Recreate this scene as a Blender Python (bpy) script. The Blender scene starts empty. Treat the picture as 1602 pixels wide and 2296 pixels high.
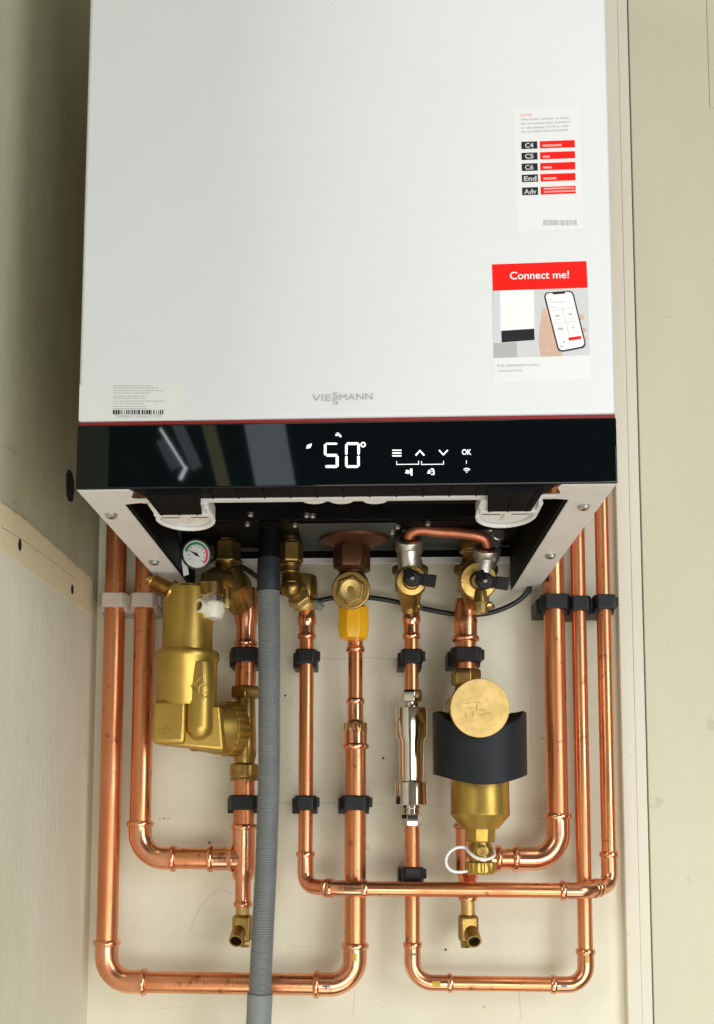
import bpy, bmesh, math, random
from mathutils import Vector, Matrix
random.seed(7)
sc = bpy.context.scene
C = sc.collection
PI = math.pi

# ------------------------------------------------------------------ camera
CAM = Vector((0.02045, -1.09332, -0.2411))
RX = Vector((0.998604783, 0.052548302, 0.005211817))
FW = Vector((-0.052805847, 0.994045272, 0.095318101))
UP = Vector((-0.000171978, -0.095460326, 0.995433221))
F, PX, PY = 2288.36, 710.25, 1607.34          # photograph measured as 1602 x 2296
cd = bpy.data.cameras.new('camera'); cam = bpy.data.objects.new('camera', cd); C.objects.link(cam)
cd.sensor_fit = 'HORIZONTAL'; cd.sensor_width = 36; cd.lens = F / 1602 * 36
cd.shift_x = (801 - PX) / 1602; cd.shift_y = (PY - 1148) / 1602
cd.clip_start = .01; cd.clip_end = 60
cam.matrix_world = Matrix(((RX.x, UP.x, -FW.x, CAM.x), (RX.y, UP.y, -FW.y, CAM.y), (RX.z, UP.z, -FW.z, CAM.z), (0, 0, 0, 1)))
sc.camera = cam

def ray(x, y):
    return RX * ((x - PX) / F) + FW - UP * ((y - PY) / F)
def at(x, y, Y):                       # point of the plane depth=Y seen at measured position x,y
    d = ray(x, y); return CAM + d * ((Y - CAM.y) / d.y)
def atx(x, y, X):
    d = ray(x, y); return CAM + d * ((X - CAM.x) / d.x)
def atz(x, y, Z):
    d = ray(x, y); return CAM + d * ((Z - CAM.z) / d.z)

# ------------------------------------------------------------------ light
w = bpy.data.worlds.new('World'); sc.world = w; w.use_nodes = True
nt = w.node_tree; bg = nt.nodes['Background']
tc = nt.nodes.new('ShaderNodeTexCoord'); sp = nt.nodes.new('ShaderNodeSeparateXYZ')
cr = nt.nodes.new('ShaderNodeValToRGB'); mr = nt.nodes.new('ShaderNodeMapRange')
nt.links.new(tc.outputs['Generated'], sp.inputs[0]); nt.links.new(sp.outputs['Z'], mr.inputs[0])
mr.inputs[1].default_value = -1; mr.inputs[2].default_value = 1
nt.links.new(mr.outputs[0], cr.inputs[0]); nt.links.new(cr.outputs[0], bg.inputs[0])
e = cr.color_ramp.elements
e[0].position = 0.0; e[0].color = (.14, .12, .08, 1)
e[1].position = 1.0; e[1].color = (.72, .65, .48, 1)
k = e.new(.50); k.color = (.36, .32, .24, 1)
k = e.new(.61); k.color = (.10, .10, .09, 1)
k = e.new(.71); k.color = (.08, .08, .08, 1)
k = e.new(.80); k.color = (.48, .45, .34, 1)
bg.inputs[1].default_value = .45

def area(name, loc, tgt, sx, sy, power, col):
    l = bpy.data.lights.new(name, 'AREA'); l.shape = 'RECTANGLE'; l.size = sx; l.size_y = sy
    l.energy = power; l.color = col
    o = bpy.data.objects.new(name, l); C.objects.link(o); o.location = loc
    o.rotation_euler = (Vector(tgt) - Vector(loc)).to_track_quat('-Z', 'Y').to_euler()
    return o
area('window_light_left', (-1.55, -2.1, .78), (0, 0, -.1), 1.1, 1.3, 31, (1, .985, .90))
area('window_light_right', (1.5, -1.8, .15), (-.15, 0, -.3), .8, 1.3, 17, (.90, .95, 1))
area('low_fill_light', (.65, -2.0, -.95), (.05, 0, -.5), 1.6, .9, 20, (1, .99, .95))  # added fill lamp, brightens the lower walls and the brass
area('floor_bounce', (.15, -.95, -1.55), (.05, 0, -.4), 1.5, .8, 7, (1, .975, .92))
area('ceiling_light', (.1, -1.6, 2.2), (0, 0, .1), 1.4, .9, 9, (1, .95, .80))
def slit(name, x0, x1, y0, y1, col, rad):
    """a far area lamp seen mirrored in the gloss strip: placed where the mirrored sight line meets the far side of the room"""
    q = at((x0 + x1) / 2, (y0 + y1) / 2, -.36); d = q - CAM; d.y = -d.y; c = q + d * (2.1 / -d.y)
    wx = abs(x1 - x0) / F * (2.1 + .73) ; wz = abs(y1 - y0) / F * (2.1 + .73)
    l = area(name, c, q, wx, wz, rad * wx * wz * PI, col); return l
def line(name, x0, y0, x1, y1, wd, col, rad):
    L_ = math.hypot(x1 - x0, y1 - y0); xm_, ym_ = (x0 + x1) / 2, (y0 + y1) / 2
    l = slit(name, xm_ - wd / 2, xm_ + wd / 2, ym_ - L_ / 2, ym_ + L_ / 2, col, rad)
    l.rotation_euler.rotate_axis('Z', math.atan2(x1 - x0, y1 - y0)); return l
line('far_window', 585, 915, 625, 1115, 92, (.82, .94, 1), 2.0)
line('far_window_edge', 455, 915, 512, 1115, 30, (1, .93, .45), .9)
line('glint_patch_lamp', 385, 930, 445, 1050, 26, (.9, .95, 1), 1.0)  # this and the lamps below are added to imitate a phone-like reflection
line('glint_line_lamp', 358, 962, 416, 1046, 4, (.95, .98, 1), 14)
line('glint_end_lamp', 418, 1046, 404, 1076, 8, (.85, .95, 1), 11)
line('glint_fill_lamp', 362, 985, 398, 1050, 30, (.8, .92, 1), .9)

vs = sc.view_settings; vs.view_transform = 'Standard'; vs.look = 'None'; vs.gamma = 1; vs.use_curve_mapping = False
vs.exposure = .17

# ------------------------------------------------------------------ materials
def mat(name, col, rough=.5, metal=0, spec=.5, noise=None, bump=0, bscale=200, emit=None, coat=0, rvar=0, scale3=(1, 1, 1), det=5, cont=(.35, .65)):
    m = bpy.data.materials.new(name); m.use_nodes = True
    n = m.node_tree.nodes; L = m.node_tree.links; b = n['Principled BSDF']
    b.inputs['Base Color'].default_value = (*col, 1); b.inputs['Roughness'].default_value = rough
    b.inputs['Metallic'].default_value = metal; b.inputs['Specular IOR Level'].default_value = spec
    b.inputs['Coat Weight'].default_value = coat
    if emit:
        b.inputs['Emission Color'].default_value = (*col, 1); b.inputs['Emission Strength'].default_value = emit
    t = n.new('ShaderNodeTexCoord')
    mp = n.new('ShaderNodeMapping'); mp.inputs['Scale'].default_value = scale3
    L.new(t.outputs['Object'], mp.inputs[0])
    if noise:
        col2, s = noise
        nz = n.new('ShaderNodeTexNoise'); nz.inputs['Scale'].default_value = s; nz.inputs['Detail'].default_value = det
        nz.inputs['Roughness'].default_value = .6
        L.new(mp.outputs[0], nz.inputs[0])
        r = n.new('ShaderNodeValToRGB'); L.new(nz.outputs[0], r.inputs[0])
        r.color_ramp.elements[0].position = cont[0]; r.color_ramp.elements[1].position = cont[1]
        r.color_ramp.elements[0].color = (*col, 1); r.color_ramp.elements[1].color = (*col2, 1)
        L.new(r.outputs[0], b.inputs['Base Color'])
        if rvar:
            q = n.new('ShaderNodeMapRange'); L.new(nz.outputs[0], q.inputs[0])
            q.inputs[1].default_value = .3; q.inputs[2].default_value = .7
            q.inputs[3].default_value = max(.02, rough - rvar); q.inputs[4].default_value = rough + rvar
            L.new(q.outputs[0], b.inputs['Roughness'])
    if bump:
        z = n.new('ShaderNodeTexNoise'); z.inputs['Scale'].default_value = bscale; z.inputs['Detail'].default_value = 4
        L.new(mp.outputs[0], z.inputs[0])
        bp = n.new('ShaderNodeBump'); bp.inputs['Strength'].default_value = 1; bp.inputs['Distance'].default_value = bump
        L.new(z.outputs[0], bp.inputs['Height']); L.new(bp.outputs[0], b.inputs['Normal'])
    return m

def wall_mat(name, c1, c2, c3, mscale=(1, 1, 1), bump=.0006):
    """painted board: large blotches, fine grain and sparse dirt specks"""
    m = bpy.data.materials.new(name); m.use_nodes = True
    n = m.node_tree.nodes; L = m.node_tree.links; b = n['Principled BSDF']
    b.inputs['Roughness'].default_value = .62; b.inputs['Specular IOR Level'].default_value = .3
    t = n.new('ShaderNodeTexCoord'); mp = n.new('ShaderNodeMapping'); mp.inputs['Scale'].default_value = mscale
    L.new(t.outputs['Object'], mp.inputs[0])
    a = n.new('ShaderNodeTexNoise'); a.inputs['Scale'].default_value = 5; a.inputs['Detail'].default_value = 6
    a.inputs['Roughness'].default_value = .65
    L.new(mp.outputs[0], a.inputs[0])
    r = n.new('ShaderNodeValToRGB'); L.new(a.outputs[0], r.inputs[0])
    r.color_ramp.elements[0].position = .3; r.color_ramp.elements[1].position = .7
    r.color_ramp.elements[0].color = (*c1, 1); r.color_ramp.elements[1].color = (*c2, 1)
    f = n.new('ShaderNodeTexNoise'); f.inputs['Scale'].default_value = 38; f.inputs['Detail'].default_value = 3
    L.new(t.outputs['Object'], f.inputs[0])
    r2 = n.new('ShaderNodeValToRGB'); L.new(f.outputs[0], r2.inputs[0])
    r2.color_ramp.elements[0].position = .235; r2.color_ramp.elements[1].position = .30
    r2.color_ramp.elements[0].color = (.4, .4, .4, 1); r2.color_ramp.elements[1].color = (0, 0, 0, 1)
    mx = n.new('ShaderNodeMix'); mx.data_type = 'RGBA'
    L.new(r2.outputs[0], mx.inputs['Factor']); L.new(r.outputs[0], mx.inputs['A']); mx.inputs['B'].default_value = (*c3, 1)
    L.new(mx.outputs['Result'], b.inputs['Base Color'])
    g = n.new('ShaderNodeTexNoise'); g.inputs['Scale'].default_value = 160; g.inputs['Detail'].default_value = 6
    L.new(mp.outputs[0], g.inputs[0])
    ad = n.new('ShaderNodeMath'); ad.operation = 'MULTIPLY_ADD'; ad.inputs[1].default_value = .25
    L.new(g.outputs[0], ad.inputs[0]); L.new(a.outputs[0], ad.inputs[2])
    bp = n.new('ShaderNodeBump'); bp.inputs['Distance'].default_value = bump * 3; bp.inputs['Strength'].default_value = .8
    L.new(ad.outputs[0], bp.inputs['Height']); L.new(bp.outputs[0], b.inputs['Normal'])
    return m

M = {}
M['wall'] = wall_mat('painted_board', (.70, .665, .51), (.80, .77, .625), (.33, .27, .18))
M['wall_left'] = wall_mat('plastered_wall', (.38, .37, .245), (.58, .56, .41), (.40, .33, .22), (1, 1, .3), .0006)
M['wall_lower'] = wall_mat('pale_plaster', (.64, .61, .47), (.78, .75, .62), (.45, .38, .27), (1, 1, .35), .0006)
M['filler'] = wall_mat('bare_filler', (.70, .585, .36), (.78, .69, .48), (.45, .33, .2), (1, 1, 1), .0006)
M['wall_right'] = wall_mat('painted_panel', (.60, .57, .425), (.65, .62, .475), (.45, .38, .28), (1, 1, .35), .0003)
M['batten'] = wall_mat('painted_batten', (.70, .665, .55), (.74, .705, .59), (.5, .45, .35), (1, 1, .3), .0003)
M['casing'] = mat('white_casing', (.67, .695, .705), .46, spec=.35, noise=((.70, .725, .74), 3), bump=.00006, bscale=900)
M['rail'] = mat('white_coated_steel', (.72, .715, .69), .4, noise=((.66, .65, .62), 25), bump=.00005, bscale=500)
M['white_plastic'] = mat('white_plastic', (.76, .76, .74), .35, noise=((.70, .70, .67), 60))
M['gloss_black'] = mat('gloss_black', (.002, .004, .005), .028, spec=.4)
M['black_plastic'] = mat('black_plastic', (.006, .007, .008), .45, spec=.4, noise=((.010, .010, .011), 80), bump=.0001, bscale=800)
M['tray_plastic'] = mat('tray_plastic', (.004, .0045, .005), .55, spec=.05, noise=((.008, .008, .009), 80))
M['black_inner'] = mat('black_inner', (.0025, .0025, .0025), .6, spec=.08, noise=((.007, .006, .005), 30))
M['red'] = mat('red_trim', (.24, .014, .014), .45)
M['logo'] = mat('silver_print', (.42, .42, .39), .4)
def copper_mat(name, c1, c2, c3, rough, zs, spots=(.66, .74), bump=.00005):
    m = bpy.data.materials.new(name); m.use_nodes = True
    n = m.node_tree.nodes; L = m.node_tree.links; b = n['Principled BSDF']; b.inputs['Metallic'].default_value = .94
    t = n.new('ShaderNodeTexCoord'); mp = n.new('ShaderNodeMapping'); mp.inputs['Scale'].default_value = (1, 1, zs)
    L.new(t.outputs['Object'], mp.inputs[0])
    def nz(sc_, de, src):
        q = n.new('ShaderNodeTexNoise'); q.inputs['Scale'].default_value = sc_; q.inputs['Detail'].default_value = de; L.new(src, q.inputs[0]); return q
    def rp(src, a, c, ca, cb):
        q = n.new('ShaderNodeValToRGB'); L.new(src, q.inputs[0]); q.color_ramp.elements[0].position = a; q.color_ramp.elements[1].position = c
        q.color_ramp.elements[0].color = (*ca, 1); q.color_ramp.elements[1].color = (*cb, 1); return q
    A_ = nz(22, 6, mp.outputs[0]); S_ = nz(95, 3, t.outputs['Object']); G_ = nz(9, 4, mp.outputs[0])
    base = rp(A_.outputs[0], .36, .66, c1, c2); sp_ = rp(S_.outputs[0], spots[0], spots[1], (0, 0, 0), (.7, .7, .7))
    gm = rp(G_.outputs[0], .52, .70, (0, 0, 0), (.8, .8, .8))
    mx = n.new('ShaderNodeMix'); mx.data_type = 'RGBA'; L.new(sp_.outputs[0], mx.inputs['Factor']); L.new(base.outputs[0], mx.inputs['A']); mx.inputs['B'].default_value = (*c3, 1)
    my = n.new('ShaderNodeMix'); my.data_type = 'RGBA'; L.new(gm.outputs[0], my.inputs['Factor']); L.new(mx.outputs['Result'], my.inputs['A']); my.inputs['B'].default_value = (c1[0] * .72, c1[1] * .62, c1[2] * .55, 1)
    L.new(my.outputs['Result'], b.inputs['Base Color'])
    q = n.new('ShaderNodeMapRange'); L.new(A_.outputs[0], q.inputs[0]); q.inputs[1].default_value = .3; q.inputs[2].default_value = .7
    q.inputs[3].default_value = rough - .08; q.inputs[4].default_value = rough + .12; L.new(q.outputs[0], b.inputs['Roughness'])
    bp = n.new('ShaderNodeBump'); bp.inputs['Distance'].default_value = bump; L.new(A_.outputs[0], bp.inputs['Height']); L.new(bp.outputs[0], b.inputs['Normal'])
    return m
M['copper'] = copper_mat('copper_tube', (.86, .36, .175), (.66, .245, .11), (.24, .09, .045), .29, .3, spots=(.63, .72))
M['copper_fit'] = copper_mat('copper_fitting', (.90, .43, .26), (.74, .30, .16), (.34, .15, .08), .19, 1, bump=.00035)
M['copper_dark'] = mat('dark_copper', (.17, .068, .032), .42, metal=.7, noise=((.10, .042, .022), 60))
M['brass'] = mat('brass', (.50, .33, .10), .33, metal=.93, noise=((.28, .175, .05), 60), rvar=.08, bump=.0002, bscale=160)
M['brass_cast'] = mat('cast_brass', (.54, .36, .085), .37, metal=.84, noise=((.43, .28, .06), 24), rvar=.05, bump=.00012, bscale=650)
M['brass_bright'] = mat('bright_brass', (.52, .37, .13), .48, metal=.8, noise=((.7, .5, .2), 90), bump=.0001, bscale=500)
M['nickel'] = mat('nickel', (.74, .71, .66), .13, metal=1, noise=((.66, .62, .56), 40), rvar=.05)
M['nickel_dull'] = mat('dull_nickel', (.60, .57, .50), .36, metal=.9, noise=((.45, .42, .36), 60), rvar=.1, bump=.0003, bscale=250)
M['zinc'] = mat('zinc_screw', (.66, .66, .62), .3, metal=.9, noise=((.4, .4, .38), 200))
M['hose'] = mat('grey_hose', (.19, .205, .205), .5, noise=((.23, .24, .24), 40))
M['cuff'] = mat('grey_cuff', (.20, .22, .225), .55, noise=((.23, .25, .255), 60), bump=.0001, bscale=500)
M['cuff_dark'] = mat('dark_cuff', (.020, .024, .028), .5, spec=.3, noise=((.03, .035, .038), 60))
M['cable'] = mat('black_cable', (.012, .012, .013), .4)
M['yellow'] = mat('yellow_plastic', (.86, .46, .01), .38, noise=((.78, .38, .01), 60), bump=.0001, bscale=300)
M['magnet'] = mat('black_rubber_magnet', (.007, .009, .012), .55, spec=.35, noise=((.011, .014, .018), 35), bump=.0001, bscale=700)
M['pink_clip'] = mat('dusty_white_clip', (.50, .43, .36), .55, noise=((.44, .37, .30), 60))
M['cream'] = mat('cream_plastic', (.80, .76, .62), .35, noise=((.72, .68, .54), 80))
M['strap'] = mat('white_strap', (.85, .85, .82), .35)
M['dark'] = mat('dark_hole', (.006, .005, .004), .9)
M['steel'] = mat('grey_plate', (.075, .078, .068), .55, metal=.1, spec=.2, noise=((.05, .053, .045), 30))
M['sticker'] = mat('sticker_paper', (.74, .755, .76), .4, noise=((.73, .745, .745), 30))
M['sticker_ivory'] = mat('ivory_sticker', (.70, .71, .685), .5, spec=.2)
M['print_black'] = mat('black_print', (.02, .02, .025), .6, spec=.15)
M['print_grey'] = mat('grey_print', (.42, .42, .42), .5)
M['print_light'] = mat('light_grey_print', (.58, .59, .60), .5)
M['print_red'] = mat('red_print', (.88, .012, .008), .6, spec=.15)
M['print_pink'] = mat('pale_red_print', (.9, .35, .33), .6, spec=.15)
M['print_white'] = mat('white_print', (.80, .81, .83), .6, spec=.15)
M['print_lilac'] = mat('lilac_print', (.60, .61, .68), .4)
M['skin_print'] = mat('skin_print', (.55, .36, .27), .5, noise=((.66, .47, .38), 40))
M['lit'] = mat('lit_display', (.95, .97, 1), .4, emit=.8)
M['lit_dim'] = mat('lit_symbols', (.8, .85, .86), .4, emit=.55)
M['green'] = mat('green_scale', (.01, .22, .09), .4)
M['rose'] = mat('red_scale', (.62, .06, .09), .4)
M['dial'] = mat('dial_face', (.66, .66, .62), .35)
M['glass'] = mat('gauge_rim', (.02, .022, .022), .2)
M['mark_y'] = mat('yellow_mark', (.55, .36, .03), .4)
M['mark_b'] = mat('violet_mark', (.22, .15, .20), .4)

# ------------------------------------------------------------------ mesh helpers
def perp(d):
    d = d.normalized()
    a = Vector((0, 0, 1)) if abs(d.z) < .9 else Vector((1, 0, 0))
    u = d.cross(a).normalized(); return u, d.cross(u).normalized()

class MB:
    def __init__(s, m='casing'):
        s.v = []; s.f = []; s.mi = []; s.names = [m]; s.cur = 0
    def use(s, m):
        if m not in s.names: s.names.append(m)
        s.cur = s.names.index(m); return s
    def add(s, vs, fs):
        b = len(s.v); s.v += [tuple(v) for v in vs]
        for f in fs: s.f.append([b + i for i in f]); s.mi.append(s.cur)
        return s
    def box(s, lo, hi):
        x0, y0, z0 = lo; x1, y1, z1 = hi
        return s.add([(x0, y0, z0), (x1, y0, z0), (x1, y1, z0), (x0, y1, z0), (x0, y0, z1), (x1, y0, z1), (x1, y1, z1), (x0, y1, z1)],
                     [(3, 2, 1, 0), (4, 5, 6, 7), (0, 1, 5, 4), (1, 2, 6, 5), (2, 3, 7, 6), (3, 0, 4, 7)])
    def lathe(s, o, d, prof, seg=32, rot=0, caps=True, squash=1):
        o = Vector(o); d = Vector(d).normalized(); u, v = perp(d); vs = []
        for h, r in prof:
            for i in range(seg):
                a = 2 * PI * (i + rot) / seg
                vs.append(o + d * h + u * (math.cos(a) * r) + v * (math.sin(a) * r * squash))
        fs = []; n = len(prof)
        for k in range(n - 1):
            for i in range(seg):
                j = (i + 1) % seg
                fs.append((k * seg + i, k * seg + j, (k + 1) * seg + j, (k + 1) * seg + i))
        if caps:
            fs.append(tuple(reversed(range(seg)))); fs.append(tuple((n - 1) * seg + i for i in range(seg)))
        return s.add(vs, fs)
    def cyl(s, a, b, r, r2=None, seg=32, rot=0):
        a = Vector(a); b = Vector(b); L = (b - a).length
        return s.lathe(a, b - a, [(0, r), (L, r if r2 is None else r2)], seg, rot)
    def hexn(s, a, b, r, rot=0, cham=.0015):
        a = Vector(a); b = Vector(b); L = (b - a).length
        return s.lathe(a, b - a, [(0, r * .93), (cham, r), (L - cham, r), (L, r * .93)], 6, rot)
    def sweep(s, pts, rad, seg=24, caps=True):
        pts = [Vector(p) for p in pts]; n = len(pts)
        if not isinstance(rad, (list, tuple)): rad = [rad] * n
        T = []
        for i in range(n):
            a = pts[max(i - 1, 0)]; b = pts[min(i + 1, n - 1)]; t = (b - a)
            T.append(t.normalized() if t.length > 1e-9 else T[-1])
        u, v = perp(T[0]); vs = []
        for i in range(n):
            u = (u - T[i] * u.dot(T[i])).normalized(); v = T[i].cross(u)
            for k in range(seg):
                a = 2 * PI * k / seg; vs.append(pts[i] + u * (math.cos(a) * rad[i]) + v * (math.sin(a) * rad[i]))
        fs = []
        for i in range(n - 1):
            for k in range(seg):
                j = (k + 1) % seg; fs.append((i * seg + k, i * seg + j, (i + 1) * seg + j, (i + 1) * seg + k))
        if caps: fs.append(tuple(reversed(range(seg)))); fs.append(tuple((n - 1) * seg + k for k in range(seg)))
        return s.add(vs, fs)
    def prism(s, poly, ext):
        """planar polygon (list of points) extruded by vector ext"""
        poly = [Vector(p) for p in poly]; ext = Vector(ext); n = len(poly)
        vs = poly + [p + ext for p in poly]
        return s.add(vs, [tuple(reversed(range(n))), tuple(n + i for i in range(n))] + [(i, (i + 1) % n, n + (i + 1) % n, n + i) for i in range(n)])
    def ball(s, c, r, seg=20):
        c = Vector(c); return s.lathe(c, (0, 0, 1), [(-r * math.cos(PI * k / 10) , max(r * math.sin(PI * k / 10), 1e-5)) for k in range(11)], seg, caps=False)
    def build(s, name, parent=None, bevel=0, smooth=True, angle=32, bseg=2):
        me = bpy.data.meshes.new(name); me.from_pydata(s.v, [], s.f); me.update()
        for m in s.names: me.materials.append(M[m])
        for p, i in zip(me.polygons, s.mi): p.material_index = i
        bm = bmesh.new(); bm.from_mesh(me); bmesh.ops.recalc_face_normals(bm, faces=bm.faces); bm.to_mesh(me); bm.free()
        if smooth:
            me.shade_smooth(); me.set_sharp_from_angle(angle=math.radians(angle))
        o = bpy.data.objects.new(name, me); C.objects.link(o)
        if bevel:
            b = o.modifiers.new('bevel', 'BEVEL'); b.width = bevel; b.segments = bseg; b.limit_method = 'ANGLE'; b.angle_limit = math.radians(40)
            b.harden_normals = False
        if parent:
            o.parent = parent; o.matrix_parent_inverse = Matrix.Translation(parent.location).inverted()
            if parent.parent: o.matrix_parent_inverse = Matrix.Translation(parent.parent.location).inverted() @ Matrix.Identity(4) if parent.type == 'EMPTY' else parent.matrix_basis.inverted()
        return o

def thing(name, label, cat, loc, group=None):
    o = bpy.data.objects.new(name, None); o.empty_display_size = .02; C.objects.link(o); o.location = loc
    o['label'] = label; o['category'] = cat
    if group: o['group'] = group
    return o
def tag(o, label, cat, group=None):
    o['label'] = label; o['category'] = cat
    if group: o['group'] = group
    return o

def text_mesh(s, pl, pr, hgt, m, name, parent, off=(0, 0, 0), bold=0, up=Vector((0, 0, 1)), squeeze=True):
    """flat lettering whose baseline runs from pl to pr"""
    cu = bpy.data.curves.new('t', 'FONT'); cu.body = s; cu.size = 1; cu.offset = bold; cu.resolution_u = 3
    ob = bpy.data.objects.new('t', cu); C.objects.link(ob)
    bpy.context.view_layer.update()
    me = bpy.data.meshes.new_from_object(ob.evaluated_get(bpy.context.evaluated_depsgraph_get()))
    bpy.data.objects.remove(ob); 
    xs = [v.co.x for v in me.vertices]; x0, x1 = min(xs), max(xs)
    pl = Vector(pl) + Vector(off); pr = Vector(pr) + Vector(off); d = (pr - pl)
    up = (up - d.normalized() * up.dot(d.normalized())).normalized()
    k = hgt / .7
    for v in me.vertices:
        p = pl + d * ((v.co.x - x0) / (x1 - x0)) + up * (v.co.y * k); v.co = p
    me.materials.clear(); me.materials.append(M[m]); me.name = name
    o = bpy.data.objects.new(name, me); C.objects.link(o)
    if parent is not None:
        o.parent = parent
        o.matrix_parent_inverse = world_of(parent).inverted()
    return o
def world_of(o):
    t = Matrix.Translation(o.location) if o.type == 'EMPTY' else Matrix.Identity(4)
    return t

# ================================================================== SETTING
# back wall board
t = thing('back_wall', 'cream painted back board with hairline cracks that boiler and copper pipes hang on', 'wall', (0, .01, -.9))
b = MB('wall').box((-.2815, 0, -1.0), (.30, .02, 1.1)); b.build('board', t)
b = MB('wall')
def crack(pts, r=.00035):
    b.use('filler_dark'); b.sweep(pts, r, 5)
M['filler_dark'] = mat('crack_line', (.36, .31, .23), .9)
M['crack_grey'] = mat('pencil_grey', (.42, .41, .38), .9)
b = MB('filler_dark')
for poly in ([(640, 1476), (700, 1474), (760, 1478), (830, 1475), (880, 1478), (1000, 1480)],
             [(425, 2090), (445, 2040), (470, 2010), (492, 1992), (520, 2004), (548, 2012)],
             [(1165, 2215), (1168, 2270), (1166, 2296)], [(795, 2220), (792, 2296)], [(600, 1800), (660, 1803), (740, 1800), (900, 1803)]):
    pts = []
    for (x0, y0), (x1, y1) in zip(poly, poly[1:]):
        for k in range(4):
            q = k / 4; p = at(x0 + (x1 - x0) * q + random.uniform(-1, 1), y0 + (y1 - y0) * q + random.uniform(-1, 1), 0)
            pts.append((p.x, .0001, p.z))
    b.sweep(pts, .00022, 5)
b.build('crack', t)
b = MB('filler_dark')
for x, y, r in ((368, 1836, .0016), (377, 1836, .0013), (358, 1837, .0010), (1218, 2296 - 640, .0012), (1160, 2180, .0008), (1087, 2258, .0013), (545, 2050, .0008), (1210, 1836, .0012), (500, 2208 + 20, .001), (1200, 1900, .0008), (860, 2260, .0007)):
    p = at(x, y, 0); b.lathe((p.x, -.0002, p.z), (0, 1, 0), [(0, r * .8), (.0004, r)], 9, squash=.7)
b.build('dirt_speck', t)

b = MB('crack_grey')
for poly in ([(470, 1700), (500, 1698)], [(485, 1688), (486, 1712)], [(862, 1560), (864, 1620)], [(1190, 1560), (1192, 1700)], [(735, 1880), (760, 1905)], [(1165, 1600), (1186, 1598)], [(330, 2265), (420, 2258)], [(640, 2120), (700, 2124)]):
    (x0, y0), (x1, y1) = poly; p0 = at(x0, y0, 0); p1 = at(x1, y1, 0)
    b.sweep([(p0.x, .0001, p0.z), ((p0.x + p1.x) / 2, .0001, (p0.z + p1.z) / 2), (p1.x, .0001, p1.z)], .00018, 5)
b.build('pencil_mark', t)
for x, y in ((640, 1560), (1000, 2130), (470, 1890), (1195, 1990), (860, 1700)):
    p = at(x, y, 0); MB('dark').lathe((p.x, -.0003, p.z), (0, 1, 0), [(0, .0011), (.0005, .0013)], 10).build('screw_hole', t)
# left side wall
XL = -.2800
t = thing('left_wall', 'rough plastered side wall left of the boiler with a bare yellowish filler strip', 'wall', (XL, -.5, -.9))
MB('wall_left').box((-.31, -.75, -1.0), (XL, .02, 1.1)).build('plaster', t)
def lw(x, y, d=0):
    p = atx(x, y, XL); return Vector((XL + d, p.y, p.z))
def rough_poly(pts, amp):
    out = []
    n = len(pts)
    for i in range(n):
        a = Vector(pts[i]); c = Vector(pts[(i + 1) % n])
        k = max(1, int((c - a).length / .006))
        for j in range(k):
            p = a.lerp(c, j / k); out.append((p.x, p.y + random.uniform(-amp, amp), p.z + random.uniform(-amp, amp)))
    return out
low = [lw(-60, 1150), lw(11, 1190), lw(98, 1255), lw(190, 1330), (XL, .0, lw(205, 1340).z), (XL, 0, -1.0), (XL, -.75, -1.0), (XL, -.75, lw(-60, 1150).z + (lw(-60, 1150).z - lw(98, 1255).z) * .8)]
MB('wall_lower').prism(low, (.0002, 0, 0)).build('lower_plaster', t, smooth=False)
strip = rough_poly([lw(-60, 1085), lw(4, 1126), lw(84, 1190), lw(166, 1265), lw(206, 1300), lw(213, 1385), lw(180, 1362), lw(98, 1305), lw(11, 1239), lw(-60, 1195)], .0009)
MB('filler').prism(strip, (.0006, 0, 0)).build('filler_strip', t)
b = MB('filler_dark')
for poly in ([(2, 1128), (60, 1165), (84, 1188)], [(72, 1180), (120, 1218), (160, 1245), (192, 1283)], [(2, 1182), (45, 1208), (95, 1244), (130, 1268), (180, 1306)], [(110, 1210), (118, 1235)], [(25, 1120), (42, 1140)],
             [(88, 1056), (93, 1075), (97, 1090), (91, 1100)], [(74, 1128), (90, 1140)], [(193, 1283), (196, 1310), (192, 1335)], [(12, 1000), (40, 1018)]):
    pts = []
    for (x0, y0), (x1, y1) in zip(poly, poly[1:]):
        for k in range(6):
            q = k / 6; p = lw(x0 + (x1 - x0) * q + random.uniform(-1, 1), y0 + (y1 - y0) * q + random.uniform(-1, 1), .0005)
            pts.append(p)
    b.sweep(pts, .00045, 5)
b.build('crack', t)
for x, y, ry, rz in ((42, 1222, .0035, .0055), (160, 1322, .0032, .0048)):
    p = lw(x, y); MB('dark').lathe(p, (1, 0, 0), [(.0, .003), (.0014, .0034)], 14, squash=1.5).build('screw_hole', t)
p = lw(156, 1090); b = MB('dark')
pl = []
for k in range(26):
    a = 2 * PI * k / 26; pl.append((XL + .0002, p.y + math.cos(a) * .014 * random.uniform(.75, 1.1), p.z + math.sin(a) * .017 * random.uniform(.85, 1.08)))
b.prism(pl, (.0008, 0, 0)).build('wall_gap', t)

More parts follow.
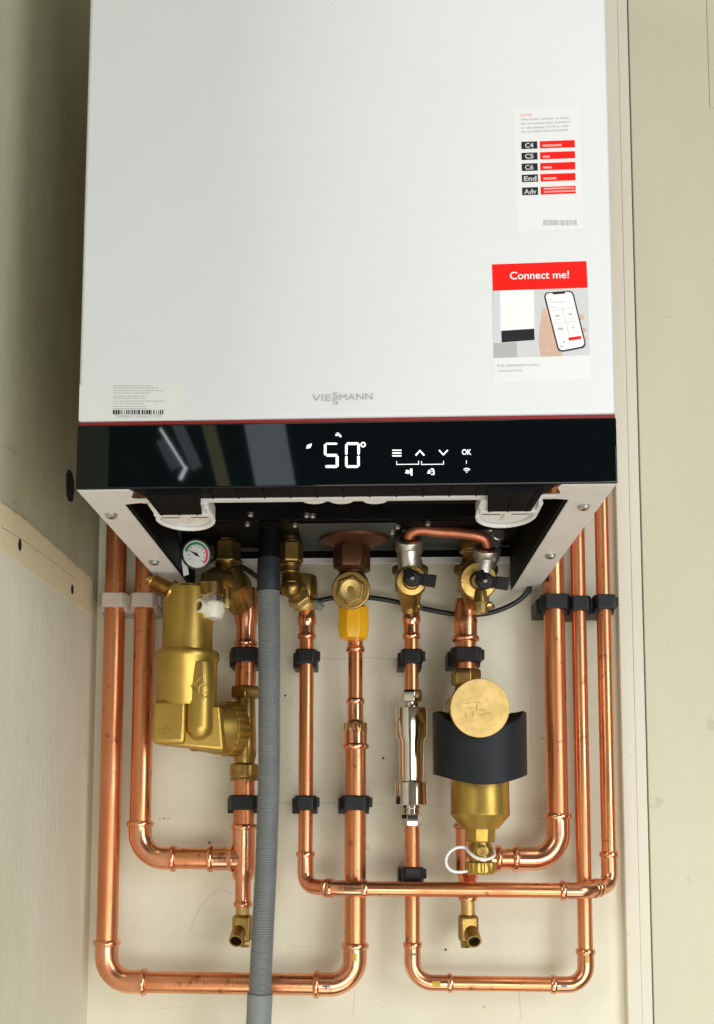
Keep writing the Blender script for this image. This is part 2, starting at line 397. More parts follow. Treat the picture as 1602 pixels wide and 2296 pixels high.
# right: batten, bead and panel
t = thing('corner_batten', 'narrow cream painted vertical batten with rounded bead right of the pipes', 'batten', (.296, 0, -.9))
MB('batten').box((.2832, -.012, -1.0), (.2985, 0.0, 1.1)).build('batten_board', t, bevel=.0012)
b = MB('batten').box((.2972, -.0129, -1.0), (.3080, -.0001, 1.1)); b.build('bead', t, bevel=.0008, bseg=3)
t = thing('right_panel', 'large plain olive cream panel beyond the thin dark gap at right', 'panel', (.5, -.03, -.9))
MB('wall_right').box((.3093, -.0133, -1.0), (1.0, .02, 1.1)).build('panel_board', t, bevel=.0008)
p = at(1602, 235, -.0185)
MB('wall_right').box((at(1596, 200, -.02).x, -.0145, p.z), (1.0, -.0134, 1.1)).build('raised_strip', t, bevel=.001)
MB('dark').box((.3081, -.004, -1.0), (.3092, 0, 1.1)).build('gap_filler', t)

# ================================================================== BOILER
FY = -.36
B = thing('wall_boiler', 'white gas boiler with glossy black control strip hanging on the wall', 'boiler', (0, -.18, 0))
MB('casing').box((-.2, FY, .0524), (.2, -.335, .70)).build('front_cover', B, bevel=.003, bseg=4)
for sx in (-1, 1):
    x0, x1 = sorted((sx * .1998, sx * .1985))
    MB('casing').box((x0, -.333, .003), (x1, -.05, .70)).build('side_panel', B)
MB('casing').box((-.198, -.333, .698), (.198, -.05, .70)).build('top_panel', B)
MB('red').box((-.1996, FY + .0006, .0496), (.1996, -.336, .0523)).build('red_trim', B, bevel=.0006)
cp = MB('gloss_black').box((-.2003, FY - .0003, .0002), (.2003, -.335, .0495)); cp = cp.build('control_panel', B, bevel=.0012, bseg=3)

def panel(cx, cy, d):                 # crop of the control strip -> point on the strip
    return at((750 + cx / 2.9127) / 1.16230, (980 + cy / 2.9127) / 1.16230, FY - .0003 - d)
def poly_panel(b, pts, d=.0002, th=.0002):
    b.prism([panel(x, y, d) for x, y in pts], (0, th, 0))
b = MB('lit')
def seg_h(x0, x1, y0, y1): poly_panel(b, [(x0, (y0 + y1) / 2), (x0 + 9, y0), (x1 - 9, y0), (x1, (y0 + y1) / 2), (x1 - 9, y1), (x0 + 9, y1)])
def seg_v(x0, x1, y0, y1): poly_panel(b, [((x0 + x1) / 2, y0), (x1, y0 + 9), (x1, y1 - 9), ((x0 + x1) / 2, y1), (x0, y1 - 9), (x0, y0 + 9)])
seg_h(286, 380, 506, 520); seg_v(276, 295, 514, 602); seg_h(290, 380, 591, 611); seg_v(366, 387, 602, 692); seg_h(284, 380, 676, 696)
seg_h(445, 543, 503, 522); seg_v(437, 455, 514, 600); seg_v(530, 549, 510, 598); seg_v(437, 455, 604, 690); seg_v(529, 548, 602, 688); seg_h(442, 540, 677, 696)
ring = []
for k in range(24):
    a = 2 * PI * k / 24; a2 = 2 * PI * (k + 1) / 24
    poly_panel(b, [(574 + 20 * math.cos(a), 520 + 20 * math.sin(a)), (574 + 20 * math.cos(a2), 520 + 20 * math.sin(a2)), (574 + 11 * math.cos(a2), 520 + 11 * math.sin(a2)), (574 + 11 * math.cos(a), 520 + 11 * math.sin(a))])
b.build('temperature_display', cp, smooth=False)
b = MB('lit_dim')
for y in (558, 579, 600): poly_panel(b, [(795, y), (865, y), (865, y + 10), (795, y + 10)])
b.build('menu_symbol', cp, smooth=False); b = MB('lit_dim')
poly_panel(b, [(968, 599), (1005, 558), (1043, 599), (1034, 606), (1005, 574), (977, 606)])
b.build('arrow_symbol', cp, smooth=False); b = MB('lit_dim')
poly_panel(b, [(1146, 564), (1155, 558), (1183, 590), (1212, 558), (1221, 564), (1183, 604)])
b.build('arrow_symbol', cp, smooth=False)
for x0, x1 in ((826, 998), (1015, 1187)):
    b = MB('lit_dim')
    poly_panel(b, [(x0, 645), (x0 + 5, 645), (x0 + 5, 674), (x0, 674)]); poly_panel(b, [(x1 - 5, 643), (x1, 643), (x1, 672), (x1 - 5, 672)])
    poly_panel(b, [(x0, 668), (x1, 666), (x1, 671), (x0, 673)], d=.0003)
    b.build('bracket_symbol', cp, smooth=False)
b = MB('lit_dim')
poly_panel(b, [(1356, 640), (1361, 640), (1361, 664), (1356, 664)])
for r0, r1 in ((31, 38), (19, 25), (0, 10)):
    for k in range(8):
        a = PI * (.25 + .5 * k / 8); a2 = PI * (.25 + .5 * (k + 1) / 8)
        q = [(1361 + r1 * math.cos(a) * .95, 735 - r1 * math.sin(a)), (1361 + r1 * math.cos(a2) * .95, 735 - r1 * math.sin(a2)), (1361 + r0 * math.cos(a2), 735 - r0 * math.sin(a2))]
        if r0: q.append((1361 + r0 * math.cos(a), 735 - r0 * math.sin(a)))
        poly_panel(b, q)
b.build('wireless_symbol', cp, smooth=False); b = MB('lit_dim')
poly_panel(b, [(141, 552), (146, 526), (164, 516), (184, 511), (181, 530), (170, 547), (152, 548)])
b.build('leaf_symbol', cp, smooth=False); b = MB('lit_dim')
poly_panel(b, [(362, 452), (362, 443), (374, 440), (374, 434), (366, 430), (392, 430), (384, 436), (398, 440), (409, 452), (408, 464), (398, 464), (392, 454)])
b.build('tap_symbol', cp, smooth=False); b = MB('lit_dim')
poly_panel(b, [(890, 735), (900, 728), (896, 714), (912, 712), (926, 720), (928, 735), (918, 742)])
poly_panel(b, [(930, 702), (948, 702), (948, 756), (938, 756), (934, 748), (928, 720)])
b.build('sweep_symbol', cp, smooth=False); b = MB('lit_dim')
poly_panel(b, [(1062, 740), (1066, 716), (1080, 710), (1086, 724), (1084, 740)])
poly_panel(b, [(1086, 708), (1096, 698), (1108, 702), (1116, 718), (1116, 750), (1104, 750), (1108, 722), (1098, 708), (1090, 714)])
poly_panel(b, [(1090, 742), (1104, 742), (1104, 750), (1090, 750)]); poly_panel(b, [(1092, 722), (1104, 722), (1104, 728), (1092, 728)])
b.build('lock_symbol', cp, smooth=False)
text_mesh('OK', panel(1324, 596, .0003), panel(1396, 596, .0003), .0040, 'lit_dim', 'key_lettering', cp, bold=.02)

# maker's lettering
def logo(cx, cy, d=.0002): return panel(cx, cy, d)
text_mesh('VIE', logo(186, 188), logo(330, 187), .0050, 'logo', 'front_lettering', B, bold=0)
text_mesh('MANN', logo(394, 183), logo(646, 176), .0050, 'logo', 'front_lettering', B, bold=0)
text_mesh('S', logo(340, 167), logo(386, 166), .0046, 'logo', 'front_lettering', B, bold=0)
text_mesh('S', logo(340, 214), logo(386, 213), .0046, 'logo', 'front_lettering', B, bold=0)

# ---- stickers (all printing is flat, on the real plane of the cover)
def nl(cx, cy, d=.0):
    return at((1250 + cx / 2.983) / 1.16230, (250 + cy / 2.983) / 1.16230, FY - d)
def quad(b, x0, y0, x1, y1, m, d, sk=-.035, th=.00008):
    b.use(m); w_ = x1 - x0
    b.prism([nl(x0, y0, d), nl(x1, y0 + sk * w_, d), nl(x1 + 2, y1 + sk * w_, d), nl(x0 + 2, y1, d)], (0, th, 0))
def polyl(b, pts, m, d, th=.00008):
    b.use(m); b.prism([nl(x, y, d) for x, y in pts], (0, th, 0))
b = MB('sticker'); b.prism([nl(265, 100, .00015), nl(780, 84, .00015), nl(812, 1034, .00015), nl(290, 1056, .00015)], (0, .00014, 0))
S1 = b.build('note_sticker', B, smooth=False)
b = MB('print_red')
rows = [(350, 403, 338), (436, 488, 424), (520, 574, 510), (606, 660, 595), (706, 762, 694)]
for i, (y0, y1, yr) in enumerate(rows):
    dx = i * 1.6
    b = MB('print_black'); quad(b, 326 + dx, y0 + 5, 450 + dx, y1 + 8, 'print_black', .0003); b.build('code_swatch', S1, smooth=False)
    b = MB('print_red'); quad(b, 470 + dx, y0, 742 + dx, y1 + 3, 'print_red', .0003)
    if i < 4: quad(b, 490 + i * 2, y0 + 27, 490 + (150, 58, 72, 110)[i], y0 + 43, 'print_pink', .0004)
    else: quad(b, 500, 714, 738, 726, 'print_pink', .0004); quad(b, 500, 738, 748, 750, 'print_pink', .0004)
    b.build('red_bar', S1, smooth=False)
b = MB('print_grey'); x = 497
while x < 755:
    ww = random.choice((3, 4, 7, 10)); quad(b, x, 962, x + ww, 1004, 'print_grey', .0003); x += ww + random.choice((4, 5, 9))
b.build('barcode', S1, smooth=False)
for s, x0, x1, y, h, m in (('NOTE!', 320, 405, 158, .0019, 'print_pink'), ('This boiler includes an initial', 322, 698, 190, .0018, 'print_grey'),
                           ('the commissioning sequence', 324, 706, 222, .0018, 'print_grey'), ('on the display. If E.End, read', 326, 690, 254, .0018, 'print_grey'),
                           ('the provided documentation', 326, 690, 284, .0018, 'print_grey')):
    text_mesh(s, nl(x0, y, .0003), nl(x1, y - .045 * (x1 - x0), .0003), h, m, 'lettering', S1, bold=.0)
for i, s in enumerate(('C4', 'C5', 'C6', 'End', 'Adv')):
    y0, y1, _ = rows[i]
    a, c = ((356, 422) if len(s) == 2 else (348, 445))
    text_mesh(s, nl(a, y1 - 2, .0004), nl(c, y1 - 5, .0004), .0037, 'print_light', 'lettering', S1, bold=.02)

b = MB('sticker'); b.prism([nl(98, 1308, .00015), nl(833, 1282, .00015), nl(866, 2200, .00015), nl(113, 2232, .00015)], (0, .00014, 0))
S2 = b.build('app_sticker', B, smooth=False)
b = MB('print_red')
polyl(b, [(98, 1308), (833, 1282), (842, 1490), (104, 1514)], 'print_red', .0003)
polyl(b, [(104, 1514), (842, 1490), (860, 2012), (112, 2036)], 'print_light', .0003)
polyl(b, [(104, 1514), (160, 1512), (170, 1918), (110, 1922)], 'print_lilac', .0004)
polyl(b, [(160, 1512), (424, 1504), (430, 1898), (168, 1920)], 'print_white', .0004)
polyl(b, [(170, 1825), (427, 1808), (430, 1896), (173, 1916)], 'print_black', .0005)
polyl(b, [(110, 1922), (290, 1912), (296, 2030), (112, 2036)], 'print_grey', .00035)
hand = [(480, 2024), (462, 1900), (470, 1800), (485, 1720), (488, 1665), (505, 1645), (530, 1660), (550, 1720), (640, 1980), (650, 2019)]
polyl(b, hand, 'skin_print', .0005)
for a, c, r in ((790, 1718, 26), (812, 1820, 24), (822, 1882, 20)):
    polyl(b, [(a + r * math.cos(q), c + r * .8 * math.sin(q)) for q in [2 * PI * k / 12 for k in range(12)]], 'skin_print', .00045)
polyl(b, [(505, 1560), (512, 1535), (530, 1526), (700, 1514), (722, 1520), (736, 1545), (826, 1915), (824, 1940), (808, 1958), (650, 1988), (622, 1982), (606, 1960), (560, 1780)], 'print_black', .0006)
polyl(b, [(516, 1560), (522, 1540), (536, 1534), (566, 1530), (574, 1542), (664, 1536), (670, 1522), (698, 1524), (715, 1528), (726, 1548), (816, 1914), (812, 1932), (800, 1946), (652, 1976), (630, 1972), (616, 1954)], 'print_white', .0007)
polyl(b, [(692, 1878), (790, 1864), (795, 1886), (698, 1902)], 'print_red', .0008)
for x0, y0, x1, y1 in ((536, 1580, 576, 1586), (545, 1600, 670, 1606), (556, 1640, 600, 1646), (590, 1702, 622, 1716), (694, 1690, 722, 1702), (612, 1802, 650, 1818), (724, 1792, 736, 1806), (596, 1736, 636, 1740), (700, 1728, 736, 1732), (630, 1838, 660, 1842), (724, 1826, 760, 1830), (630, 1940, 646, 1954), (652, 1906, 664, 1920)):
    quad(b, x0, y0, x1, y1, 'print_light' if y1 - y0 < 10 else 'print_grey', .0008)
for pts in ([(645, 1655), (651, 1655), (710, 1890), (704, 1890)], [(560, 1770), (765, 1745), (766, 1749), (561, 1774)], [(540, 1668), (735, 1644), (736, 1648), (541, 1672)]):
    polyl(b, pts, 'print_light', .00078)
b.build('printed_picture', S2, smooth=False)
text_mesh('Connect me!', nl(238, 1424, .0004), nl(698, 1414, .0004), .0058, 'print_white', 'lettering', S2, bold=.012)
text_mesh('link.viessmann.com/', nl(140, 2105, .0003), nl(468, 2096, .0003), .0022, 'print_grey', 'lettering', S2)
text_mesh('connect-me', nl(142, 2146, .0003), nl(330, 2140, .0003), .0022, 'print_grey', 'lettering', S2)

def bl(cx, cy, d=0):
    return at((190 + cx / 5.1677) / 1.16230, (980 + cy / 5.1677) / 1.16230, FY - d)
b = MB('sticker_ivory'); b.prism([bl(92, 122, .00015), bl(1492, 96, .00015), bl(1480, 596, .00015), bl(78, 604, .00015)], (0, .00014, 0))
S3 = b.build('barcode_sticker', B, smooth=False)
b = MB('print_grey')
for y, x1 in ((128, 1055), (156, 1155), (192, 1215), (222, 1040), (264, 1000), (292, 985), (332, 1270), (362, 955), (402, 985), (432, 1010)):
    x = 542
    while x < x1:
        ww = random.uniform(20, 90); ww = min(ww, x1 - x)
        b.prism([bl(x, y, .0003), bl(x + ww, y - .01 * ww, .0003), bl(x + ww, y + 9, .0003), bl(x, y + 9, .0003)], (0, .0001, 0)); x += ww + 12
b.use('print_black'); x = 540
while x < 1220:
    ww = random.choice((7, 9, 16, 24)); b.prism([bl(x, 456, .0003), bl(x + ww, 455, .0003), bl(x + ww, 514, .0003), bl(x, 516, .0003)], (0, .0001, 0)); x += ww + random.choice((9, 12, 22))
b.build('barcode_print', S3, smooth=False)
text_mesh('7698601500625108', bl(570, 562, .0003), bl(1190, 556, .0003), .0021, 'print_grey', 'lettering', S3)

# ---- underside
for sx in (-1, 1):
    inner = .172
    b = MB('rail')
    xo, xi = sx * .1996, sx * inner
    b.prism([(xo, -.3585, -.0002), (sx * .160, -.3585, -.0002), (sx * .158, -.352, -.0002), (sx * .163, -.338, -.0002), (sx * .150, -.328, -.0002), (sx * .1545, -.318, -.0002) if 0 else (xi, -.322, -.0002), (xi, -.001, -.0002), (xo, -.001, -.0002)], (0, 0, .0014))
    rl = b.build('bottom_rail', B, bevel=.0005)
    x0, x1 = sorted((xi, xi + sx * .0012))
    MB('black_inner').box((x0, -.32, .0012), (x1, -.002, .06)).build('rail_flange', rl)
    for (px, py) in (((250, 1155), (346, 1260)) if sx < 0 else ((1310, 1136), (1235, 1246), (1184, 1327))):
        p = atz(px, py, -.001)
        b = MB('zinc').lathe((p.x, p.y, -.0002), (0, 0, -1), [(0, .0052), (.0008, .0052), (.001, .0046), (.0028, .0044), (.0034, .0036)], 20)
        b.use('dark').lathe((p.x, p.y, -.0036), (0, 0, -1), [(0, .0018), (.0002, .0016)], 6)
        b.build('screw', rl)
b = MB('tray_plastic')
b.prism([(-.157, -.3583, -.0003), (.157, -.3583, -.0003), (.150, -.336, -.0003), (-.150, -.336, -.0003)], (0, 0, .018))
for k in range(15):
    x = -.14 + k * .02; b.box((x - .0007, -.356, -.0014), (x + .0007, -.337, -.0002))
b.build('front_tray', B, bevel=.0003)
b = MB('rail').box((-.157, -.3345, -.001), (.160, -.3268, .010)); b.build('cross_bar', B, bevel=.0006)
for px in (705, 766, 842, ):
    p = atz(px, 1122, .004); b = MB('white_plastic').lathe((p.x, p.y, .004), (0, 0, 1), [(0, .0095), (.002, .0105), (.006, .0105)], 28); b.build('cap_plug', B)
for px, py in ((410, 1150), (1141, 1139)):
    p = atz(px, py, -.004)
    x = p.x; hw = .0232; y0 = -.3335
    out = [(-hw, y0), (hw, y0), (hw * 1.02, y0 + .034)] + [(hw * 1.02 * math.cos(a), y0 + .034 + .030 * math.sin(a)) for a in [PI * k / 16 for k in range(1, 16)]] + [(-hw * 1.02, y0 + .034)]
    b = MB('white_plastic').prism([(x + q[0], q[1], -.004) for q in out], (0, 0, .010))
    n = len(out)
    for i in range(1, n - 1):
        a, c = out[i], out[(i + 1) % n]
        b.sweep([(x + a[0] * .94, y0 + (a[1] - y0) * .965, -.0055), (x + c[0] * .94, y0 + (c[1] - y0) * .965, -.0055)], .0019, 10)
    b.box((x - hw * .95, y0 + .0165, -.0075), (x + hw * .95, y0 + .0225, -.003))
    b.box((x - .0022, y0 + .020, -.0068), (x + .0022, y0 + .046, -.003))
    la = b.build('latch', B, bevel=.0005)
    for s_ in (-1, 1):
        xa_, xb_ = sorted((x + s_ * .0045, x + s_ * hw * .80)); MB('dark').prism([(xa_, y0 + .026, -.0046), (xb_, y0 + .026, -.0046), (xb_ if s_ < 0 else xb_ * 1.0, y0 + .034, -.0046), (xa_, y0 + .034, -.0046)], (0, 0, .0008)).build('latch_slot', la)
    b = MB('tray_plastic').prism([(x - .0205, -.3565, -.0040), (x + .0205, -.3565, -.0040), (x + .0165, y0 + .0150, -.0078), (x - .0165, y0 + .0150, -.0078)], (0, 0, .0060))
    for dx in (-.015, -.001, .013): b.sweep([(x + dx * 1.2, -.3565, -.0041), (x + dx, y0 + .0150, -.0079)], .0006, 6)
    b.build('latch_block', la)
# inside of the casing
b = MB('black_inner').box((-.171, -.326, .11), (.171, -.115, .115)).box((-.171, -.118, .048), (.171, -.114, .114)).box((-.171, -.326, .0015), (-.1692, -.017, .11)).box((.1692, -.326, .0015), (.171, -.017, .11)).box((-.171, -.327, .012), (.171, -.3255, .11))
b.build('inner_chamber', B)
MB('black_inner').box((-.115, -.30, .06), (-.02, -.14, .109)).build('inner_housing', B, bevel=.003)
MB('black_inner').box((.03, -.30, .050), (.125, -.15, .109)).build('inner_housing', B, bevel=.003)
z = .045
p0 = atz(470, 1146, z); p1 = atz(1150, 1207, z)
MB('black_inner').box((-.168, -.112, z + .0005), (.168, -.018, z + .0025)).build('underplate', B)
b = MB('steel').box((-.052, -.110, z - .001), (.046, -.022, z + .0002)).box((.052, -.085, z - .001), (.130, -.022, z + .0002)); b.box((-.150, -.0215, z - .004), (.150, -.0185, z)); b.build('connection_plate', B, bevel=.0006)
zt = at(900, 1250, -.015).z
b = MB('black_inner').box((-.169, -.0175, zt), (.169, -.0125, .0445)); b.build('rear_panel', B)
zb = at(900, 1264, -.015).z
b = MB('rail').box((-.169, -.0178, zb), (.169, -.0120, zt - .0003)); b.build('rear_edge', B, bevel=.0006)
b = MB('zinc')
for px, py in ((688, 1162), (702, 1163), (662, 1183), (892, 1188), (880, 1200), (562, 1160), (832, 1218), (555, 1182), (372, 1218), (960, 1180)):
    p = atz(px, py, .040); MB('zinc').lathe((p.x, p.y, .0445), (0, 0, -1), [(0, .003), (.003, .0028), (.004, .0018)], 12).build('inner_screw', B)

# ================================================================== COPPER PIPES
def bead_prof(L, r, inner=0):
    """(distance, radius) of a press socket: rounded bead at start then sleeve"""
    out = [(0, r * 1.02)]
    for k in range(7):
        a = PI * k / 6; out.append((.0032 - .0030 * math.cos(a), r * 1.10 + r * .20 * math.sin(a)))
    out.append((.0072, r * 1.09)); out.append((L, r * 1.09))
    return out
def elbow(corner, da, db, r, leg, parent, R=None, name='elbow'):
    """90 degree press elbow; da / db point from corner along the two legs"""
    corner = Vector(corner); da = Vector(da).normalized(); db = Vector(db).normalized()
    R = R or r * 2.35
    R = min(R, leg - .010)
    pts = []; rad = []
    for h, q in bead_prof(leg - R, r):
        pts.append(corner + da * (leg - h)); rad.append(q)
    cen = corner + da * R + db * R
    for k in range(1, 14):
        a = PI / 2 * k / 14
        pts.append(cen - db * (R * math.cos(a)) - da * (R * math.sin(a))); rad.append(r * (1.09 - .03 * math.sin(2 * a)))
    for h, q in reversed(bead_prof(leg - R, r)):
        pts.append(corner + db * (leg - h)); rad.append(q)
    return MB('copper_fit').sweep(pts, rad, 28).build(name, parent)
def tube(a, c, r, parent, name='tube', m='copper'):
    return MB(m).sweep([Vector(a).lerp(Vector(c), k / 8) for k in range(9)], r, 32).build(name, parent)
def socket(a, d, L, r, parent, name='coupling', m='copper_fit', both=False):
    """sleeve from a along d with bead at its start (and end)"""
    pr = bead_prof(L * (.5 if both else 1), r)
    if both: pr = pr + [(L - h, q) for h, q in reversed(pr[:-1])]
    return MB(m).lathe(a, d, pr, 32).build(name, parent)
def mark(p, d, m, name, parent, w_=.003, h_=.006, r=.012):
    """small printed patch on a fitting, slightly curved, facing the room"""
    b = MB(m); d = Vector(d).normalized(); s = Vector((0, -1, 0)).cross(d)
    p = Vector(p); n = 6; vs = []; fs = []
    for i in range(n + 1):
        a = (-.5 + i / n) * w_ * 2 / r
        for j in (-1, 1):
            vs.append(p + Vector((0, -1, 0)) * (r * math.cos(a)) + s * (r * math.sin(a)) + d * (j * h_))
    for i in range(n): fs.append((2 * i, 2 * i + 1, 2 * i + 3, 2 * i + 2))
    b.add(vs, fs); return b.build(name, parent)
Y0 = -.037
X_, Z_ = Vector((1, 0, 0)), Vector((0, 0, 1))
def P(x, y, Y=Y0): return at(x, y, Y)
R22, R15 = .011, .0075

# --- gas pipe (22 mm, far left down, across, up to the yellow nut)
A = thing('copper_pipe', 'thick copper pipe, outermost at left, looping along the bottom up to the yellow nut', 'pipe', (-.25, 0, -.42))
xa = P(250, 1700).x; zb = P(500, 2205).z; xg = P(797, 1800).x
LEG = .0425
tube((xa, Y0, .55), (xa, Y0, zb + LEG - .004), R22, A)
elbow((xa, Y0, zb), Z_, X_, R22, LEG, A)
tube((xa + LEG - .004, Y0, zb), (xg - LEG + .004, Y0, zb), R22, A)
elbow((xg, Y0, zb), -X_, Z_, R22, LEG, A)
zr = P(797, 1668).z
tube((xg, Y0, zb + LEG - .004), (xg, Y0, zr), R22, A)
socket((xg, Y0, zr - .006), Z_, .018, R22, A, 'reducer')
b = MB('copper_fit').lathe((xg, Y0, zr + .011), Z_, [(0, R22 * 1.09), (.003, .0112), (.010, .0108), (.012, .0088), (.014, .0082), (.026, .0082)], 32)
b.build('reducer_neck', A)
b = MB('brass').hexn((xg, Y0, zr + .0115), (xg, Y0, zr + .022), .0122, .5); b.build('hex_ring', A, bevel=.0004)
b = MB('copper_fit').lathe((xg, Y0, zr + .0475), -Z_, bead_prof(.022, R15), 32); b.build('reducer_top', A)
zn = P(790, 1436).z
tube((xg, Y0, zr + .045), (xg, Y0, zn - .002), R15, A)
socket((xg, Y0, zn - .013), Z_, .018, R15, A, 'coupling')
mark((xg, Y0, P(797, 2143).z), Z_, 'mark_y', 'fitting_mark', A, .002, .004, .0122)
mark((P(733, 2210).x, Y0, zb), X_, 'mark_b', 'fitting_mark', A, .003, .001, .0123)
mark((P(733, 2210).x, Y0, zb), X_, 'mark_b', 'fitting_mark', A, .0008, .004, .0123)

# --- flow pipe (22 mm, second from left, tee under the air separator)
Bp = thing('copper_pipe', 'thick copper pipe second from left, turning into a tee under the air separator', 'pipe', (-.17, 0, -.29), )
xb = P(318, 1700).x; zh = P(420, 1925).z; xt = P(546, 1925).x
tube((xb, Y0, .55), (xb, Y0, zh + .034), R22, Bp)
elbow((xb, Y0, zh), Z_, X_, R22, .0385, Bp)
xr1 = P(400, 1925).x; xr2 = P(472, 1925).x
tube((xb + .034, Y0, zh), (xr2 + .004, Y0, zh), R22, Bp)
ztop = P(546, 1852).z; zbot = P(546, 1960).z
b = MB('copper_fit').lathe((xr2 - .003, Y0, zh), X_, bead_prof(xt - xr2, R22), 32)
L = ztop - zbot
b.lathe((xt, Y0, ztop + .002), -Z_, bead_prof(L - .004, R22) + [(L + .004, R22 * 1.02), (L + .010, R15 * 1.12), (L + .028, R15 * 1.09)], 32)
b.sweep([(xt - .016, Y0, zh), (xt - .011, Y0, zh + .0)], [R22 * 1.09, R22 * 1.3], 32)
b.build('tee', Bp)
zc = zbot - .032
b = MB('copper_fit').lathe((xt, Y0, zc - .002), Z_, bead_prof(.012, R15), 32); b.build('lower_collar', Bp)
zs1 = P(546, 1745).z
tube((xt, Y0, ztop - .002), (xt, Y0, zs1), R22, Bp)
zs2 = P(548, 1540).z; zs3 = P(548, 1448).z
tube((xt, Y0, zs2 - .004), (xt, Y0, zs3 + .003), R22, Bp)
b = MB('copper_fit').lathe((xt, Y0, zs3 - .001), Z_, bead_prof(.022, .0095) + [(.028, .0125), (.05, .0128), (.062, .0115)], 32); b.build('coupling', Bp)

# --- hot water pipe (15 mm, steps forward and crosses over)
Cp = thing('copper_pipe', 'thin copper pipe crossing in front of others to the far right riser', 'pipe', (.1, 0, -.31))
YF = -.062
xc = P(687, 1600).x; zc1 = P(1000, 1995, YF).z; xr = P(1362, 1700).x
tube((xc, Y0, P(688, 1365).z), (xc, Y0, P(686, 1925).z), R15, Cp)
socket((xc, Y0, P(688, 1434).z), Z_, .030, R15, Cp, 'coupling')
b = MB('copper_fit').lathe((xc, Y0, P(688, 1405).z), Z_, [(0, .0082), (.004, .0100), (.010, .0098), (.014, .0088), (.022, .0090), (.028, .0078)], 28); b.build('reducer', Cp)
# elbow turned half towards the room
pc = Vector((xc, Y0, zc1 + .001)); q0 = at(740, 1988, YF)
db = (Vector((q0.x, YF + .002, zc1)) - pc); legb = db.length; db.normalize()
def gelbow(corner, da, db, r, la, lb, parent):
    corner = Vector(corner); da = Vector(da).normalized(); db = Vector(db).normalized()
    ang = math.acos(max(-1, min(1, da.dot(db)))); R = r * 2.0; tl = R / math.tan(ang / 2)
    pts = []; rad = []
    for h, q in bead_prof(la - tl, r): pts.append(corner + da * (la - h)); rad.append(q)
    a0 = corner + da * tl; b0 = corner + db * tl
    for k in range(1, 12):
        s_ = k / 12; p = a0 * (1 - s_) ** 2 + corner * (2 * s_ * (1 - s_)) + b0 * s_ ** 2
        pts.append(p); rad.append(r * 1.08)
    for h, q in reversed(bead_prof(lb - tl, r)): pts.append(corner + db * (lb - h)); rad.append(q)
    return MB('copper_fit').sweep(pts, rad, 28).build('elbow', parent)
gelbow(pc, Z_, db, R15, .035, legb, Cp)
j0 = pc + db * (legb - .004); j1 = Vector((P(775, 1990, YF).x, YF, zc1))
gelbow(j1, j0 - j1, X_, R15, (j0 - j1).length, .022, Cp)
xe = P(1255, 2000, YF).x
tube(j1 + X_ * .018, (xe + .004, YF, zc1), R15, Cp)
pe = Vector((P(1310, 2003, YF).x, YF, zc1))
pr_ = Vector((xr, Y0, zc1 + .004)); dd = (pr_ - pe)
gelbow(pe, -X_, dd, R15, pe.x - xe, dd.length * .45, Cp)
gelbow(pr_, -dd, Z_, R15, dd.length * .58, .034, Cp)
tube((xr, Y0, zc1 + .034), (xr, Y0, .55), R15, Cp)

# --- cold water pipe (15 mm through the nickel fitting)
Dp = thing('copper_pipe', 'thin copper pipe with nickel fitting, looping low to the riser second from right', 'pipe', (.15, 0, -.41))
xd = P(924, 1700).x; zd = P(1100, 2206).z; xd2 = P(1307, 1800).x
tube((xd, Y0, P(924, 1365).z), (xd, Y0, P(924, 1550).z), R15, Dp)
tube((xd, Y0, P(924, 1850).z), (xd, Y0, zd + .036), R15, Dp)
elbow((xd, Y0, zd), Z_, X_, R15, .0405, Dp, R=.020)
tube((xd + .036, Y0, zd), (xd2 - .030, Y0, zd), R15, Dp)
elbow((xd2, Y0, zd), -X_, Z_, R15, .036, Dp, R=.019)
tube((xd2, Y0, zd + .032), (xd2, Y0, .55), R15, Dp)
socket((xd, Y0, P(924, 1434).z), Z_, .030, R15, Dp, 'coupling')
b = MB('copper_fit').lathe((xd, Y0, P(924, 1402).z), Z_, [(0, .0082), (.004, .0096), (.008, .0096), (.010, .0086), (.022, .0088)], 28); b.build('reducer', Dp)
mark((P(978, 2206).x, Y0, zd), X_, 'mark_y', 'fitting_mark', Dp, .003, .004, .00835)
mark((xd, Y0, P(924, 2138).z), Z_, 'mark_b', 'fitting_mark', Dp, .003, .0012, .00835)
mark((xd2, Y0, P(1315, 2148).z), Z_, 'mark_y', 'fitting_mark', Dp, .0014, .004, .00835)
mark((P(1262, 2208).x, Y0, zd), X_, 'mark_b', 'fitting_mark', Dp, .0012, .003, .00835)

# --- return pipe (22 mm to the magnetic filter)
Ep = thing('copper_pipe', 'thick copper pipe from the magnetic filter through a tee to the riser third from right', 'pipe', (.16, 0, -.29))
xe1 = P(1047, 1700).x; ze = P(1140, 1926).z; xe2 = .2110
tube((xe1, Y0, P(1050, 1440).z), (xe1, Y0, P(1050, 1500).z - .004), R22, Ep)
b = MB('copper_fit').lathe((xe1, Y0, P(1050, 1440).z), Z_, bead_prof(.018, .0112) + [(.021, .0128), (.026, .0118), (.030, .0118), (.045, .0112)], 32); b.build('coupling', Ep)
zt2 = P(1043, 1850).z
tube((xe1, Y0, P(1047, 1700).z), (xe1, Y0, zt2 - .004), R22, Ep)
b = MB('copper_fit').lathe((xe1, Y0, zt2 + .002), -Z_, bead_prof(.050, R22) + [(.053, R22 * 1.0), (.060, R15 * 1.2), (.070, R15 * 1.1)], 32)
b.lathe((P(1118, 1926).x + .003, Y0, ze), -X_, bead_prof(P(1118, 1926).x - xe1, R22), 32)
b.build('tee', Ep)
b = MB('copper_fit').lathe((xe1, Y0, P(1045, 2012).z - .004), Z_, bead_prof(.022, R15), 32); b.build('lower_collar', Ep)
lg = xe2 - P(1149, 1926).x
